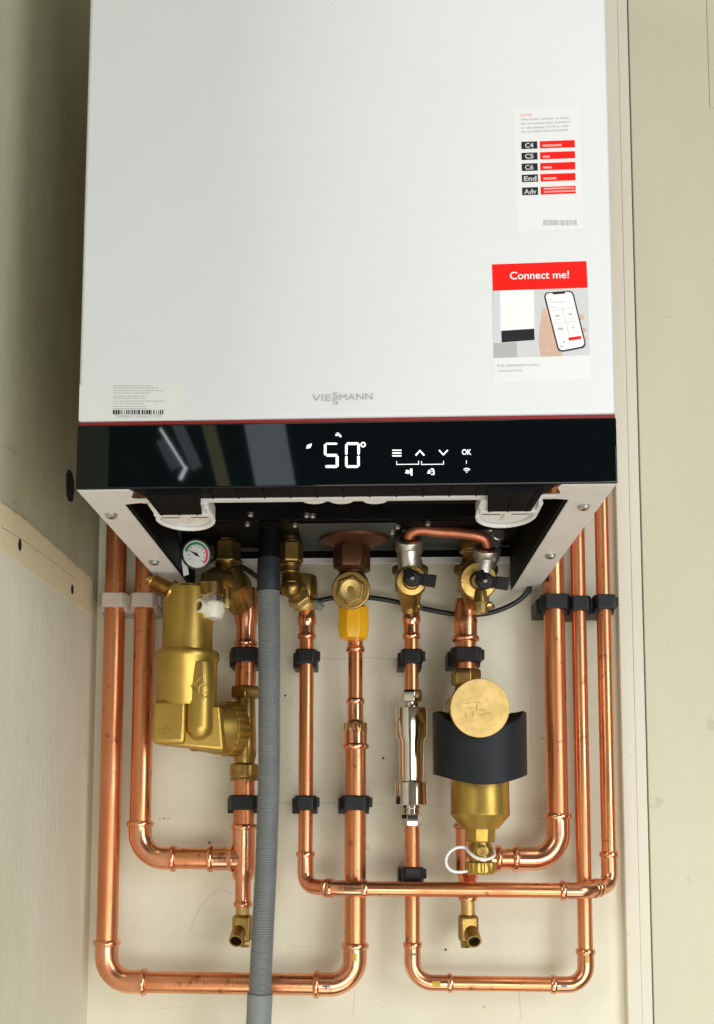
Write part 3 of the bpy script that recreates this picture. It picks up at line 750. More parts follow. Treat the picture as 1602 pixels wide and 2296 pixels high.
tube((P(1112, 1926).x, Y0, ze), (P(1156, 1926).x, Y0, ze), R22, Ep)
elbow((xe2, Y0, ze), -X_, Z_, R22, lg, Ep, R=.026)
tube((xe2, Y0, ze + lg - .005), (xe2, Y0, .55), R22, Ep)

# drain cocks
def drain(px, parent_x, label, sgn):
    z0 = P(px, 2022).z
    t = thing('drain_cock', label, 'drain cock', (parent_x, Y0, z0 - .04), 'brass drain cocks')
    x = parent_x; b = MB('brass_bright').cyl((x, Y0, z0 + .004), (x, Y0, z0 - .014), .0072, seg=28); b.build('stem', t)
    b = MB('brass').box((x - .0098, Y0 - .010, z0 - .040), (x + .0098, Y0 + .010, z0 - .013)); b.build('body', t, bevel=.0035, bseg=3)
    # spout pointing down and to the room
    o = Vector((x + sgn * .002, Y0 - .002, z0 - .027)); d = Vector((sgn * .10, -.80, -.50)).normalized()
    b = MB('brass').lathe(o, d, [(0, .0078), (.014, .0076), (.018, .0072), (.020, .0076), (.0205, .0074), (.0205, .0058), (.012, .0055)], 28, caps=False)
    b.use('dark').lathe(o, d, [(.0125, .0056), (.013, .005)], 20)
    b.build('spout', t)
    b = MB('brass').hexn((x - sgn * .003, Y0, z0 - .040), (x - sgn * .003, Y0, z0 - .046), .0052); b.build('drain_screw', t)
drain(546, xt, 'small brass drain cock under the left tee, beside the grey hose', -1)
drain(1045, xe1, 'small brass drain cock hanging below the magnetic filter tee', 1)

# pipe clips
def clip(x, z, r, label, m='black_plastic', group='black plastic pipe clips', side=-1, big=1.0, Y=Y0):
    t = thing('pipe_clip', label, 'pipe clip', (x, 0, z), group)
    g = r + .0038 * big; h = .0076
    o = []
    for ang in (-22, 22, 58, 90): pass
    pts = [(-g, -Y * 0 - g * .55), (-g * .72, -g), (g * .72, -g), (g, -g * .55), (g, g * .7), (-g, g * .7)]
    b = MB(m).prism([(x + a, Y + c, z - h) for a, c in pts], (0, 0, 2 * h)); b.build('saddle', t, bevel=.0012, bseg=3)
    b = MB(m).box((x - g - .0028, Y + g * .2, z - h - .0035), (x + g * .96, -.0002, z + h * .7)); 
    b.box((x - g + .001, Y - g * .2, z - h - .003), (x + g * .9, -.001, z - h + .0005))
    b.build('base', t, bevel=.0008)
    b = MB(m).box((x + g - .001, Y - g * .3, z - h * .55), (x + g + .003, Y + g * .4, z + h * .8)); b.build('hinge', t, bevel=.0007)
    return t
clip(xt, P(546, 1471).z, R22, 'black pipe clip just above the air separator nut, left of the hose')
clip(xc, P(688, 1474).z, R15, 'upper black clip on the thin pipe right of the grey hose')
clip(xd, P(923, 1474).z, R15, 'black clip on the thin pipe above the nickel fitting')
clip(xe1, P(1050, 1471).z, R22, 'black clip on the thick pipe above the magnetic filter', big=1.3)
clip(xt, P(546, 1800).z, R22, 'black clip below the air separator and above the left tee')
clip(xc, P(688, 1801).z, R15, 'lower black clip on the thin pipe right of the grey hose')
clip(xg, P(797, 1801).z, R22, 'black clip on the thick gas pipe in the middle of the board')
clip(xd, P(922, 1961).z, R15, 'black clip just above the crossing pipe and below the nickel fitting')
clip(xe2, P(1235, 1353).z, R22, 'black clip on the thick right riser, leftmost of the three together')
clip(xd2, P(1300, 1356).z, R15, 'black clip on the middle one of the three right risers')
clip(xr, P(1352, 1353).z, R15, 'black clip on the outermost right riser next to the batten')
clip(xa, P(258, 1350).z, R22, 'dusty white clip on the outermost left copper pipe', 'pink_clip', 'dusty white pipe clips')
clip(xb, P(330, 1350).z, R22, 'dusty white clip on the second copper pipe from left', 'pink_clip', 'dusty white pipe clips')

# ================================================================== NICKEL FITTING
zt_ = P(924, 1545).z
def zz(y): return P(924, y).z
t = thing('scale_inhibitor', 'shiny nickel inline fitting on the thin pipe left of the magnetic filter', 'water fitting', (xd, Y0, zz(1700)))
MB('nickel').hexn((xd, Y0, zz(1575)), (xd, Y0, zz(1548)), .0112, .2).build('nut', t, bevel=.0005)
MB('nickel').hexn((xd, Y0, zz(1853)), (xd, Y0, zz(1826)), .0108, .5).build('nut', t, bevel=.0005)
b = MB('nickel').lathe((xd, Y0, zz(1576)), -Z_, [(0, .0085), (.003, .0078), (.006, .0082), (.0068, .0078), (.009, .0078)], 32); b.build('neck', t)
b = MB('nickel').lathe((xd, Y0, zz(1806)), -Z_, [(0, .0095), (.003, .0095), (.0035, .0085), (.009, .0085)], 32); b.build('neck', t)
z0 = zz(1588); H = lambda y: z0 - zz(y)
b = MB('nickel').lathe((xd, Y0, z0), -Z_, [(0, .0155), (.0008, .0168), (H(1652), .0168), (H(1664), .0136), (H(1742), .0136), (H(1746), .0128), (H(1752), .0128), (H(1756), .0172), (H(1804), .0172), (H(1806), .016)], 48)
b.build('body', t)

# ================================================================== AIR SEPARATOR (left)
YS = -.082
def S(x, y, Y=YS): return at(x, y, Y)
t = thing('air_separator', 'large matt brass air separator between the left pipes and the grey hose', 'air separator', (S(418, 1600).x, YS, S(418, 1660).z))
xs = S(418, 1600).x; zA = S(418, 1318).z; zB = S(418, 1462).z; zC = S(418, 1600).z; zD = S(418, 1668).z
Rs = (S(487, 1500).x - S(347, 1500).x) / 2; Ru = (S(473, 1420).x - S(362, 1420).x) / 2
MB('brass_cast').lathe((xs, YS, zA), -Z_, [(0, .010), (.0, Ru * .9), (.003, Ru), (zA - zB + .003, Ru), (zA - zB + .004, Ru * .9)], 56, caps=True).build('vent_chamber', t)
zE = S(418, 1576).z
b = MB('brass_cast').lathe((xs, YS, zB), -Z_, [(-.001, Ru * .95), (.0002, Rs * .98), (.0025, Rs * 1.015), (.0075, Rs * 1.015), (.0105, Rs * .965), (zB - zE, Rs * .955), (zB - zE + .004, Rs * .90)], 64); b.build('body', t)
rp = .0140; xp = S(446, 1600, YS - .025).x; yp = YS - .0160
zP0 = S(446, 1482, YS - .03).z; zP1 = S(446, 1660, YS - .03).z
b = MB('brass_cast').lathe((xp, yp, zP0), -Z_, [(0, rp * .86), (.012, rp * .95), (.026, rp)] + [(zP0 - zP1 - rp + rp * math.sin(a), max(rp * math.cos(a), 1e-4)) for a in [PI / 2 * k / 10 for k in range(11)]], 48)
b.build('dirt_pocket', t)
zt1 = S(420, 1570, YS - .028).z; zt2_ = S(420, 1668, YS - .028).z
b = MB('brass_cast').box((xs - Rs * .90, YS - .0278, zt2_), (xp - .0125, YS + .02, zt1)); b.build('side_block', t, bevel=.0045, bseg=5)
b = MB('brass_cast').prism([(xs - .012, YS - .0225, zt1 - .001), (S(500, 1580).x, YS - .0185, zt1 - .004), (S(508, 1690).x, YS - .0150, S(500, 1686).z), (xs - Rs * .6, YS - .0225, zt2_ - .0005)], (0, .038, 0)); b.build('web', t, bevel=.003, bseg=4)
b = MB('brass')
for cx_, cy_, w_, h_ in ((362, 1634, 12, 1.2), (372, 1630, 1.5, 10), (356, 1640, 1.5, 8), (368, 1644, 10, 1.5), (380, 1636, 1.5, 8)):
    q = S(cx_, cy_, YS - .0283); b.box((q.x - w_ * .0002, YS - .0284, q.z - h_ * .0002), (q.x + w_ * .0002, YS - .0270, q.z + h_ * .0002))
b.build('cast_mark', t)
# neck to the union ring, axis mostly along +X
o = Vector((xs + .008, YS + .004, S(500, 1632).z)); uc = Vector((xt, Y0, S(545, 1636, Y0).z)); ax = (uc - o).normalized()
LL = (uc - o).length
b = MB('brass_cast').lathe(o, ax, [(0, .0235), (LL - .047, .0245), (LL - .036, .0265), (LL - .027, .0270)], 48); b.build('neck', t)
pr = []
b = MB('brass_cast'); seg = 96; vs = []; fs = []; u, v = perp(ax)
hh = [(LL - .0265, .0268), (LL - .0255, .0285), (LL - .013, .0285), (LL - .0115, .0255), (LL - .006, .018)]
for kk, (h, r) in enumerate(hh):
    for i in range(seg):
        rr = r - (.0010 if (i % 4) < 2 and kk in (1, 2) else 0); a = 2 * PI * i / seg
        vs.append(o + ax * h + u * math.cos(a) * rr + v * math.sin(a) * rr)
for kk in range(4):
    for i in range(seg): fs.append((kk * seg + i, kk * seg + (i + 1) % seg, (kk + 1) * seg + (i + 1) % seg, (kk + 1) * seg + i))
fs.append(tuple(range(seg))); fs.append(tuple(4 * seg + i for i in range(seg)))
b.add(vs, fs).build('union_ring', t)
b = MB('brass').lathe((xt, Y0, P(546, 1560).z), -Z_, [(0, .0095), (.004, .0105), (P(546, 1560).z - P(546, 1690).z, .0125), (P(546, 1560).z - P(546, 1712).z, .0105)], 32)
b.lathe((xt, Y0, P(546, 1640).z), ax, [(-.022, .016), (.002, .013)], 32); b.build('tail_piece', t)
MB('brass').hexn((xt, Y0, P(546, 1566).z), (xt, Y0, P(546, 1540).z), .0165, .1, .002).build('compression_nut', t, bevel=.0006)
MB('brass').lathe((xt, Y0, P(546, 1712).z), -Z_, [(0, .0125), (.002, .0158), (.013, .0158), (.015, .0145), (.0165, .0155), (.018, .0152)], 12, .3).build('compression_nut', t, bevel=.0005)
# threaded vent spigot, pointing left and up
o = S(418, 1345) + Vector((0, -.006, 0)); e_ = S(338, 1306) + Vector((0, -.018, 0)); d = (e_ - o); L = d.length
pf = [(0, .0115), (L * .42, .0115), (L * .44, .0082)]
h = L * .45
while h < L * .86: pf += [(h, .0076), (h + .0007, .0086), (h + .0014, .0076)]; h += .0015
pf += [(L * .87, .0062), (L * .93, .0062), (L * .94, .0040), (L, .0038)]
MB('brass').lathe(o, d, pf, 28).build('vent_spigot', t)
# embossed emblem: diamond with a ring and stroke
b = MB('brass_cast')
def emb(cx, cy):                     # crop 250,1650 scale 2.2886 -> body surface
    px = (250 + cx / 2.2886) / 1.1623; py = (1650 + cy / 2.2886) / 1.1623
    q = at(px, py, YS - Rs); dx = q.x - xs
    yy = YS - math.sqrt(max(Rs * Rs * .955 ** 2 - dx * dx, 0)); dx = q.x - xp
    yy = min(yy, yp - math.sqrt(max(rp * rp - dx * dx, 0)))
    q = at(px, py, yy - .0001); return q
for pl_ in ([(640, 250), (604, 284), (568, 318), (604, 350), (640, 382)], [(640, 250), (645, 300)], [(640, 335), (645, 400)]):
    b.sweep([emb(*q) for q in pl_], .0008, 6)
b.sweep([emb(648 + 36 * math.cos(2 * PI * k / 24), 342 + 40 * math.sin(2 * PI * k / 24)) for k in range(25)], .0007, 6)
b.sweep([emb(648 + 18 * math.cos(2 * PI * k / 16), 335 + 22 * math.sin(2 * PI * k / 16)) for k in range(14)], .0006, 6)
b.build('emblem', t)

# ================================================================== MAGNETIC FILTER (right)
YM = -.088
def Q(x, y, Y=YM): return at(x, y, Y)
xm = Q(1076, 1700).x
t = thing('magnetic_filter', 'brass magnetic filter wrapped in a black half ring magnet', 'magnetic filter', (xm, YM, Q(1076, 1850).z))
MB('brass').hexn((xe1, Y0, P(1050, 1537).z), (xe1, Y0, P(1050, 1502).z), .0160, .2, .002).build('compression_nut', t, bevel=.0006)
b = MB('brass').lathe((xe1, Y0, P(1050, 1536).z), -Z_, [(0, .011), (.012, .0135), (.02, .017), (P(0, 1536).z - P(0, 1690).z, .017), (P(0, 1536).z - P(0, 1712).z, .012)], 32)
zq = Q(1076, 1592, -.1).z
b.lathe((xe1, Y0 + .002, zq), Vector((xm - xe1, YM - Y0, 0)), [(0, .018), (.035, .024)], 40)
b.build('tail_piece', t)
cy = -.142; pd = Q(1077, 1588, cy)
tilt = Vector((.03, -1, -.10)).normalized()
rd = (Q(1144, 1588, cy).x - Q(1010, 1588, cy).x) / 2
b = MB('brass_bright').lathe(pd - tilt * .05, tilt, [(0, rd * .9), (.044, rd * .94), (.045, rd), (.049, rd), (.0500, rd * .985)], 64); b.build('round_cap', t)
b = MB('brass_bright')
for s, xx, yy, ww in ((0, 1040, 1578, 36), (1, 1046, 1592, 30), (2, 1086, 1580, 22), (3, 1084, 1593, 26)): pass
zf = pd.z
for px, py, ww, hh_ in ((1045, 1578, 14, 1.2), (1064, 1576, 30, 1), (1045, 1600, 1.2, 14), (1052, 1588, 20, 1.2), (1062, 1600, 1.3, 14), (1078, 1592, 22, 1.2), (1080, 1604, 12, 1.2), (1096, 1600, 14, 1.3), (1070, 1586, 1.3, 12)):
    q = Q(px, py, cy - .0003); b.box((q.x - ww * .0002, q.y - .0006 - (pd.z - q.z) * -.1, q.z - hh_ * .0002), (q.x + ww * .0002, q.y + .001, q.z + hh_ * .0002))
b.build('cap_stamp', t)
# body
zm0 = Q(1076, 1620).z; zm1 = Q(1076, 1830).z; zm2 = Q(1076, 1856).z
rb = (Q(1141, 1800).x - Q(1008, 1800).x) / 2
b = MB('brass_cast').lathe((xm, YM, zm0), -Z_, [(0, rb * .7), (.006, rb * .97), (zm0 - Q(0, 1812).z, rb * .99), (zm0 - Q(0, 1815).z, rb), (zm0 - Q(0, 1822).z, rb), (zm0 - Q(0, 1852).z, .0175), (zm0 - Q(0, 1853).z, .014)], 64)
b.build('body', t)
# magnet: thick half ring with hollowed top edge and bowed lower edge
b = MB('magnet'); n = 48; vs = []; fs = []
ro = (Q(1181, 1700, YM).x - Q(970, 1700, YM).x) / 2; ri = rb + .0006
zt0 = Q(1076, 1598, YM).z; zb0 = Q(1076, 1738, YM).z
def mtop(x): return zt0 - .0175 * math.sqrt(max(0, 1 - (x / (ro * .86)) ** 2)) if abs(x) < ro * .86 else zt0
def mbot(x): return zb0 - .0105 * math.cos(x / ro * PI / 2) ** .9
a0, a1 = math.radians(180 - 2), math.radians(360 + 2)
for i in range(n + 1):
    a = a0 + (a1 - a0) * i / n; c_, s_ = math.cos(a), math.sin(a)
    for r in (ro, ri):
        x = r * c_; y = r * s_ * .92
        vs += [(xm + x, YM + y, mtop(r * c_ * (ro / r if r == ri else 1) * (1 if r == ro else .98)) - (0.006 * max(0, -s_) if r == ri else 0)), (xm + x, YM + y, mbot(ro * c_))]
for i in range(n):
    k_ = i * 4; m_ = k_ + 4
    fs += [(k_, m_, m_ + 1, k_ + 1), (k_ + 2, k_ + 3, m_ + 3, m_ + 2), (k_, k_ + 2, m_ + 2, m_), (k_ + 1, m_ + 1, m_ + 3, k_ + 3)]
fs += [(0, 1, 3, 2), (n * 4, n * 4 + 2, n * 4 + 3, n * 4 + 1)]
b.add(vs, fs).build('magnet_collar', t, bevel=.0012, angle=50)
b = MB('nickel').sweep([Q(996 + 30 * (1 - math.cos(a)), 1602 - 42 * math.sin(a), -.06) for a in [PI / 2 * k / 8 for k in range(9)]], .0007, 8); b.build('wire_ring', t)
def mz(y): return Q(0, y).z
MB('brass_cast').lathe((xm, YM, mz(1882)), Z_, [(0, .0135), (.0015, .0145), (.0135, .0150), (.015, .014)], 8, .5).build('hex_socket', t, bevel=.0005)
MB('brass').lathe((xm, YM, mz(1880)), -Z_, [(0, .0098), (.003, .0098), (.0035, .0108), (.014, .0112), (.022, .0108)], 32).build('drain_valve', t)
q = Vector((xm, YM - .009, mz(1902)))
MB('brass').lathe(q, (0, -1, 0), [(0, .0065), (.003, .0065), (.0035, .005), (.005, .0048), (.005, .0022), (.003, .0018)], 24).build('valve_spindle', t)
vs = []; fs = []; seg = 72; hh = [(0, .0125), (.001, .0150), (.0085, .0150), (.0105, .0138), (.012, .012)]
for kk, (h, r) in enumerate(hh):
    for i in range(seg):
        rr = r - (.0009 if (i % 4) < 2 and kk in (1, 2) else 0); a = 2 * PI * i / seg
        vs.append((xm + math.cos(a) * rr, YM + math.sin(a) * rr, mz(1924) - h))
for kk in range(4):
    for i in range(seg): fs.append((kk * seg + i, kk * seg + (i + 1) % seg, (kk + 1) * seg + (i + 1) % seg, (kk + 1) * seg + i))
fs.append(tuple(range(seg))); fs.append(tuple(4 * seg + i for i in range(seg)))
MB('brass_cast').add(vs, fs).build('drain_cap', t)
pts = [(1108, 1907, -.092), (1108, 1920, -.104), (1092, 1927, -.109), (1072, 1925, -.110), (1055, 1914, -.106), (1046, 1903, -.100), (1038, 1900, -.098), (1022, 1902, -.098), (1008, 1912, -.098), (1001, 1926, -.098), (1003, 1942, -.098), (1014, 1953, -.097), (1032, 1956, -.095), (1050, 1953, -.092), (1066, 1949, -.088)]
def spline(pts, n=6):
    out = []
    P_ = [pts[0]] + pts + [pts[-1]]
    for i in range(1, len(P_) - 2):
        p0, p1, p2, p3 = [Vector(q) for q in P_[i - 1:i + 3]]
        for k in range(n):
            s_ = k / n
            out.append(.5 * ((2 * p1) + (p2 - p0) * s_ + (2 * p0 - 5 * p1 + 4 * p2 - p3) * s_ ** 2 + (3 * p1 - p0 - 3 * p2 + p3) * s_ ** 3))
    out.append(Vector(P_[-2])); return out
MB('strap').sweep(spline([at(*q) for q in pts]), .0015, 12).build('cap_strap', t)

# ================================================================== VALVES UNDER THE BOILER
YV = -.058
def V(x, y, Y=YV): return at(x, y, Y)
zp = .0445          # underside of the connection plate
# gas valve
t = thing('gas_valve', 'brass gas valve with domed hex cap and yellow nut under the copper flange', 'valve', (xg, YV, V(790, 1330).z))
xv = V(789, 1300).x
b = MB('copper_dark').lathe((V(795, 1178).x, YV, zp - .001), -Z_, [(0, .0315), (.003, .0310), (.006, .022), (.009, .013), (.020, .0125), (.0205, .0145), (.034, .0145)], 48, squash=1.15); b.build('flange', t)
b = MB('copper_dark').hexn((xv, YV, V(0, 1232).z), (xv, YV, V(0, 1282).z), .0195, .5, .004); b.lathe((xv, YV, V(0, 1280).z), -Z_, [(0, .0165), (.004, .013), (.012, .012)], 32); b.build('union_nut', t, bevel=.0008)
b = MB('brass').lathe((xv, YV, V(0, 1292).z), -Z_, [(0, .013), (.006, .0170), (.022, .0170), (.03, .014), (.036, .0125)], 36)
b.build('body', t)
pq = V(787, 1323, -.082); dn = Vector((0, -1, -.12)).normalized()
b = MB('brass').lathe(pq - dn * .022, dn, [(0, .017), (.013, .0178), (.0165, .0195), (.0205, .0195), (.0215, .0185)], 40)
b.hexn(pq - dn * .001, pq + dn * .0045, .0150, .35, .0012); b.build('cap_collar', t, bevel=.0004)
b = MB('brass_bright').lathe(pq + dn * .0044, dn, [(0, .0102), (.0012, .0100), (.0004, .0052), (-.0006, .0003)], 36); b.build('spindle_dome', t)
ny = -.050
b = MB('yellow').lathe((xg + (xv - xg) * .5, ny, V(0, 1366, ny).z), -Z_, [(0, .0150), (.001, .0166), (.020, .0170), (.027, .0165), (.0335, .0142)], 8, .5); b.build('yellow_nut', t, bevel=.0008)

# flow valve left with safety valve
t = thing('flow_valve', 'brass boiler valve at left carrying the safety valve with cream plastic outlet', 'valve', (xt, -.06, V(520, 1300).z))
xf = V(508, 1220).x
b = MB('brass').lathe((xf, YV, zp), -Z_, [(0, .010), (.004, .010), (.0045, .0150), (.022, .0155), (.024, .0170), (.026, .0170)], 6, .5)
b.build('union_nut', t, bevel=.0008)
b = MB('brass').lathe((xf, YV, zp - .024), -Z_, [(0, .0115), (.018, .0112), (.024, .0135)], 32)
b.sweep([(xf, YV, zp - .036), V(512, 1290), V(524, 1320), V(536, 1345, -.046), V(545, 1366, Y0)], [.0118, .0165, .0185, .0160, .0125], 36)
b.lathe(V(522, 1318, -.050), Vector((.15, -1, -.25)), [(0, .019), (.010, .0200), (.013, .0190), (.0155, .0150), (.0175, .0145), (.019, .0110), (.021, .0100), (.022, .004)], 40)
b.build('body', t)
b = MB('brass').sweep([V(506, 1300, -.072), V(488, 1296, -.084), V(474, 1302, -.090), V(473, 1318, -.092)], [.011, .0115, .0115, .0110], 30)
zl = V(473, 1318, -.092)
b.lathe((zl.x, zl.y, V(0, 1310, -.092).z), -Z_, [(0, .0115), (.001, .0130), (.013, .0130), (.0145, .0115)], 24)
b.build('safety_valve', t)
MB('nickel').lathe((zl.x, zl.y, V(0, 1336, -.092).z), -Z_, [(0, .0118), (.001, .0124), (.010, .0120)], 10).build('seal_nut', t, bevel=.0004)
zc_ = V(0, 1353, -.092).z
b = MB('cream').lathe((zl.x + .002, zl.y, zc_), -Z_, [(0, .0110), (.002, .0124), (.010, .0125), (.013, .0110), (.0145, .0105), (.017, .0100)], 32)
d = Vector((-.55, -.8, .02)).normalized(); o = Vector((zl.x, zl.y, zc_ - .0065))
b.lathe(o, d, [(0, .0072), (.017, .0072), (.0175, .0068), (.0175, .0050), (.012, .0046)], 28, caps=False)
b.build('outlet', t)
b = MB('dark').lathe(o + d * .0121, d, [(0, .0046), (.0002, .004)], 20); b.build('outlet_bore', t)
q = V(507, 1345, -.075)
b = MB('brass').cyl(q + Vector((0, 0, .012)), q, .0050, seg=24); b.use('brass_bright').hexn(q, q - Vector((0, 0, .009)), .0042); b.build('test_point', t)

# pressure gauge
pg = V(441, 1243, -.10); dg = Vector((-.10, -.93, -.36)).normalized()
t = thing('pressure_gauge', 'small round pressure gauge with green and red arc below the left latch', 'gauge', pg)
rg = .0155
b = MB('glass').lathe(pg - dg * .020, dg, [(0, .010), (.002, .0145), (.016, .0155), (.0195, rg + .0005), (.0215, rg), (.0215, rg - .0016), (.0200, rg - .0020)], 48); b.build('housing', t)
u = Vector((1, 0, 0)); u = (u - dg * u.dot(dg)).normalized(); v = u.cross(dg) * -1
if v.z < 0: v = -v
def gp(r, a, h=.0): return pg + dg * (.0003 + h) + u * (r * math.cos(a)) + v * (r * math.sin(a))
def arcp(b, r0, r1, a0, a1, h, n=20):
    vs = [gp(r, math.radians(a0 + (a1 - a0) * k / n), h) for k in range(n + 1) for r in (r0, r1)]
    b.add(vs, [(2 * k, 2 * k + 1, 2 * k + 3, 2 * k + 2) for k in range(n)])
b = MB('dial').lathe(pg, dg, [(0, rg - .0018), (.0003, rg - .0018)], 40); b.build('dial', t)
b = MB('green'); arcp(b, .0098, .0124, 35, 165, .0003); b.use('rose'); arcp(b, .0098, .0124, -50, 35, .0003)
b.use('print_black')
for a in range(-50, 240, 29): arcp(b, .0072, .0092, a, a + 4, .0003, 2)
b.add([gp(.0085, math.radians(150), .0006), gp(.0012, math.radians(60), .0006), gp(.0050, math.radians(-38), .0006), gp(.0012, math.radians(-120), .0006)], [(0, 1, 2, 3)])
arcp(b, 0.0001, .0016, 0, 360, .0007)
b.build('scale', t, smooth=False)
b = MB('print_grey'); q = [V(405, 1245, -.095), V(415, 1243, -.095), V(424, 1288, -.095), V(412, 1292, -.095)]
b.use('sticker').prism(q, (0, .0006, 0)); b.build('paper_tag', t)
b = MB('cable').sweep(spline([V(398, 1180, -.12), V(400, 1215, -.10), V(408, 1240, -.09), V(430, 1250, -.085)]), .004, 14); b.build('capillary', t)

# hot water union (third fitting)
t = thing('hot_water_union', 'narrow brass union and offset elbow right of the grey hose', 'valve', (xc, YV, V(660, 1300).z))
xh = V(651, 1220).x
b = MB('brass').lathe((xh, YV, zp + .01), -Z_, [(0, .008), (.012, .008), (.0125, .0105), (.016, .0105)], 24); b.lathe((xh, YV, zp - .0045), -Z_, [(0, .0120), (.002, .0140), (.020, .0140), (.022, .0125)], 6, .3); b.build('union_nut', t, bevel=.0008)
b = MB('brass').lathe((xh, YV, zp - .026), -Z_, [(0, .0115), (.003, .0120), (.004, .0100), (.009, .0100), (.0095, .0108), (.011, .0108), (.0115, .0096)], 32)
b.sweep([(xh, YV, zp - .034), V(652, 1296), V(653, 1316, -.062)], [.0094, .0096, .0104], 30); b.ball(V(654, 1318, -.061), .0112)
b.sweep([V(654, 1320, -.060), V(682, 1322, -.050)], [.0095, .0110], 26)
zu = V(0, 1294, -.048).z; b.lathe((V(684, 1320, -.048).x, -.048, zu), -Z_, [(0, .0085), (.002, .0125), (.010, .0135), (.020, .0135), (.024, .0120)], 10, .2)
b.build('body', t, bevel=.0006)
b = MB('brass_bright').hexn(V(668, 1336, -.066), V(674, 1348, -.060), .0125, .2, .0015); b.lathe((V(680, 1350).x, -.046, V(0, 1352, -.046).z), Vector((.1, .15, -1)), [(0, .011), (.003, .0125), (.006, .012), (.010, .0095)], 30); b.build('clamp_ring', t, bevel=.0005)
b = MB('cuff').lathe(V(705, 1350, -.03), Vector((.6, 0, -.5)), [(0, .004), (.006, .005), (.011, .0035)], 12); b.build('lever_tip', t)

# filling valves with black levers
def fill_valve(cx, label, big, hx):
    xv = V(cx, 1280).x; t = thing('filling_valve', label, 'valve', (xv, YV, V(0, 1300).z), 'brass valves with black levers')
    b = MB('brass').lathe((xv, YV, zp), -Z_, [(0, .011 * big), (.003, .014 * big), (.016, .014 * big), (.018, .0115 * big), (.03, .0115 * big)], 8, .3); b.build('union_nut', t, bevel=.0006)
    yo = -.080
    soc = V(cx + hx, 1207 if big < 1.2 else 1226, yo)
    d = Vector((0, -.55, .62)).normalized()
    b = MB('nickel_dull').lathe(soc - d * .016, d, [(0, .0125), (.006, .0138), (.014, .0142), (.0155, .0136), (.016, .0100), (.0145, .0098)], 36)
    b.use('copper_dark').lathe(soc - d * .002, d, [(0, .0098), (.0015, .0094), (.003, .0066)], 28)
    b.use('nickel_dull').sweep([soc - d * .008, V(cx + hx * .6, 1262 if big < 1.2 else 1285, -.072), V(cx, 1300, YV)], [.0125, .0118, .0125], 28)
    b.build('fill_socket', t)
    zb1 = V(0, 1345).z
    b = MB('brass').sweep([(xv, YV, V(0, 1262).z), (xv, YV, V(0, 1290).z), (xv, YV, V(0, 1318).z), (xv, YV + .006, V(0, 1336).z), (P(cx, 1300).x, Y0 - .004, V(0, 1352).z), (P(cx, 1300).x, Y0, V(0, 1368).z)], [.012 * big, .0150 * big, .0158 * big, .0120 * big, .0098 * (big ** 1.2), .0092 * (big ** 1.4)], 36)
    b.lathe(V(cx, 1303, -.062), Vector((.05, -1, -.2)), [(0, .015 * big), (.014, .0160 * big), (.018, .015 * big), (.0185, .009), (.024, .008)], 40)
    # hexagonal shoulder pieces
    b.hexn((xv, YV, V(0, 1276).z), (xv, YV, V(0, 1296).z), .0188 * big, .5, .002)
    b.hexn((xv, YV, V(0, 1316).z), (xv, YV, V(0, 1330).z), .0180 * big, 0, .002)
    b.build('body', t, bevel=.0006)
    b = MB('brass').hexn((P(cx, 0).x, Y0, V(0, 1350).z), (P(cx, 0).x, Y0, V(0, 1362).z), .0110 * big, .3); b.build('lower_nut', t, bevel=.0005)
    kx, ky = cx + (5 if big < 1.2 else 20), 1297 if big < 1.2 else 1303
    hy = -.094 if big < 1.2 else -.098
    kp = V(kx, ky, hy); dv = Vector((0, -1, -.15)).normalized()
    b = MB('black_plastic').lathe(kp - dv * .012, dv, [(0, .0075), (.010, .0088), (.013, .0088), (.015, .0070)], 10, .3)
    b2 = kp; ex = V(kx + 53, ky + 7, hy - .002)
    dirx = (ex - b2); sx_ = dirx.normalized(); nz_ = dv; hz = sx_.cross(nz_).normalized()
    def bar(a, c, w1, w2, th):
        pts = [a + hz * w1, a - hz * w1, c - hz * w2, c + hz * w2]; b.prism([q - nz_ * th for q in pts], nz_ * (2 * th))
    bar(b2 + nz_ * -.002, b2.lerp(ex, .5) + nz_ * -.001, .0062, .0052, .0034)
    bar(b2.lerp(ex, .45), ex, .0060, .0064, .0026)
    b.sweep([b2 - sx_ * .001 + hz * .000, b2 - sx_ * .007 - hz * .009 * (-1 if hz.z < 0 else 1) * -1], [.0055, .0040], 10)
    lv = b.build('lever', t, bevel=.0009)
    MB('zinc').lathe(kp + dv * .0028, dv, [(0, .0022), (.0008, .0018)], 12).build('lever_screw', t)
    return soc, d, t
s1, d1, tv1 = fill_valve(920, 'brass valve with black lever in the middle of the underside, above the nickel fitting', 1.0, -2)
s2, d2, tv2 = fill_valve(1068, 'bigger brass valve with black lever at right, above the magnetic filter', 1.22, 24)
q = V(1078, 1352, -.075)
b = MB('brass').cyl(q + Vector((0, 0, .012)), q, .0068, seg=24); b.use('brass_bright').hexn(q, q - Vector((0, 0, .010)), .0048); b.build('test_point', tv2)
b = MB('nickel_dull')
c0 = V(1100, 1185, -.07); 
for k, (dx, dy, r) in enumerate(((0, 0, .013), (14, -14, .010), (22, 6, .008), (10, 22, .010), (26, -22, .005))):
    q = V(1092 + dx, 1195 + dy, -.072 - k * .001); b.lathe(q, Vector((.2, -1, .1)), [(-.008, r), (.004, r), (.006, r * .8)], 9, k * .3)
b.build('bracket', tv2, bevel=.0006)
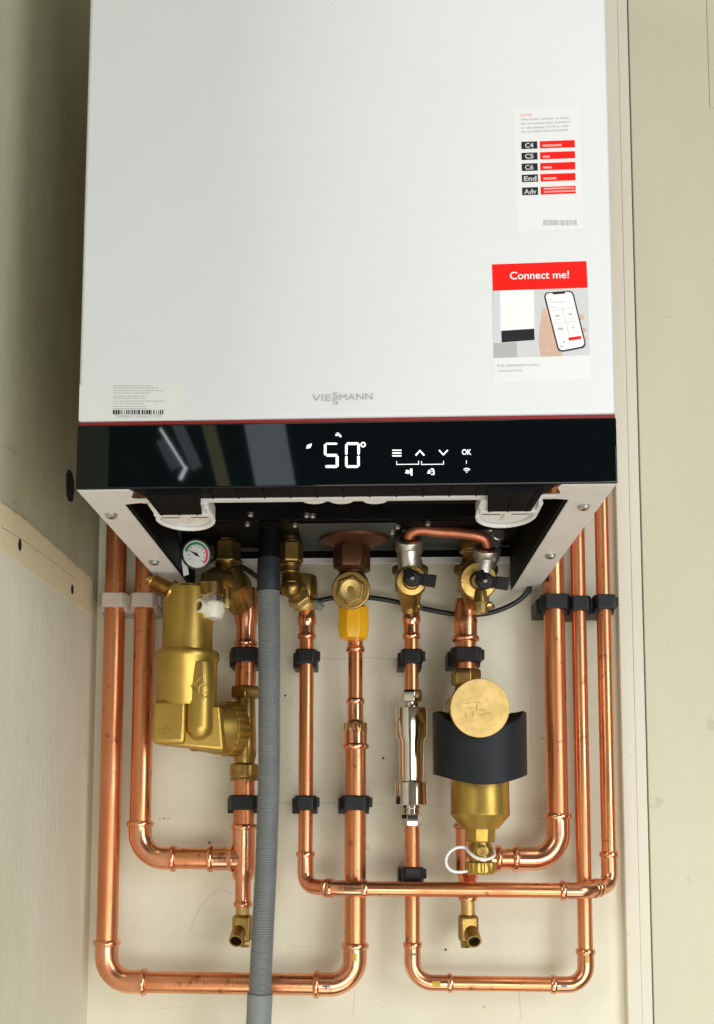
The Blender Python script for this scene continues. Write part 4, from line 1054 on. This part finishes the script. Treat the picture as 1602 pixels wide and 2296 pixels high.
# filling link tube
pp = [s1 - d1 * .006, s1 + d1 * .001, s1 + d1 * .0065 + Vector((.003, 0, 0)), s1 + d1 * .009 + Vector((.012, 0, 0))]
e_ = [s2 + d2 * .012 + Vector((-.014, 0, .001)), s2 + d2 * .0095 + Vector((-.004, 0, 0)), s2 + d2 * .003, s2 - d2 * .004]
mid = [pp[-1].lerp(e_[0], .35) + Vector((0, 0, .0)), pp[-1].lerp(e_[0], .7) + Vector((0, 0, .0005))]
M['copper_link'] = mat('reddish_copper', (.62, .22, .12), .42, metal=.8, noise=((.45, .15, .08), 40))
tag(MB('copper_link').sweep(spline(pp + mid + e_, 8), .0056, 24).build('filling_link', None), 'short reddish copper tube bridging the two valves with black levers', 'link pipe')

# ================================================================== HOSE AND CABLE
t = thing('condensate_hose', 'grey ribbed drain hose hanging in front of the copper pipes', 'hose', (-.085, -.09, -.45))
YH = -.088
key = [at(603, 1318, YH), at(604, 1450, YH), at(604, 1600, YH), at(603, 1750, YH), at(599, 1880, YH), at(594, 2000, YH), at(588, 2120, YH), at(583, 2235, YH)]
path = spline(key, 120)
# resample evenly
L = [0]
for a, c in zip(path, path[1:]): L.append(L[-1] + (c - a).length)
tot = L[-1]; pitch = .00215; N = int(tot / pitch) * 4; out = []; rad = []; j = 0
for k in range(N + 1):
    s_ = tot * k / N
    while j < len(L) - 2 and L[j + 1] < s_: j += 1
    f_ = (s_ - L[j]) / max(L[j + 1] - L[j], 1e-9); out.append(path[j].lerp(path[j + 1], f_)); rad.append((.0112, .01115, .0102, .0103)[k % 4])
MB('hose').sweep(out, rad, 28).build('ribbed_tube', t, angle=25)
b = MB('cuff_dark').lathe((key[0].x, YH, key[0].z - .004), Z_, [(0, .0116), (.001, .0120), (.030, .0116), (.034, .0112)], 36); b.build('upper_cuff', t)
MB('tray_plastic').sweep([(key[0].x, YH, key[0].z + .028), (key[0].x, YH, key[0].z + .045), (key[0].x, YH + .004, key[0].z + .09)], .0108, 28).build('dark_hose_top', t)  # upper end of the hose in black, imitating the shade under the boiler
dn_ = (key[-1] - key[-2]).normalized()
b = MB('cuff').lathe(key[-1] - dn_ * .003, dn_, [(0, .0118), (.0008, .0125), (.02, .0122), (.06, .0124), (.14, .0124)], 36); b.build('lower_cuff', t)
cabp = [(520, 1262, -.05), (545, 1272, -.045), (575, 1292, -.03), (610, 1318, -.022), (660, 1338, -.02), (710, 1347, -.02), (745, 1341, -.02), (800, 1338, -.02), (860, 1344, -.02), (920, 1357, -.02), (980, 1371, -.02), (1040, 1379, -.02), (1095, 1375, -.022), (1140, 1360, -.024), (1172, 1340, -.024), (1188, 1318, -.022), (1192, 1300, -.02)]
tag(MB('cable').sweep(spline([at(*q) for q in cabp]), .0027, 14).build('black_cable', None), 'thin black cable sagging along the wall behind the valves', 'cable')
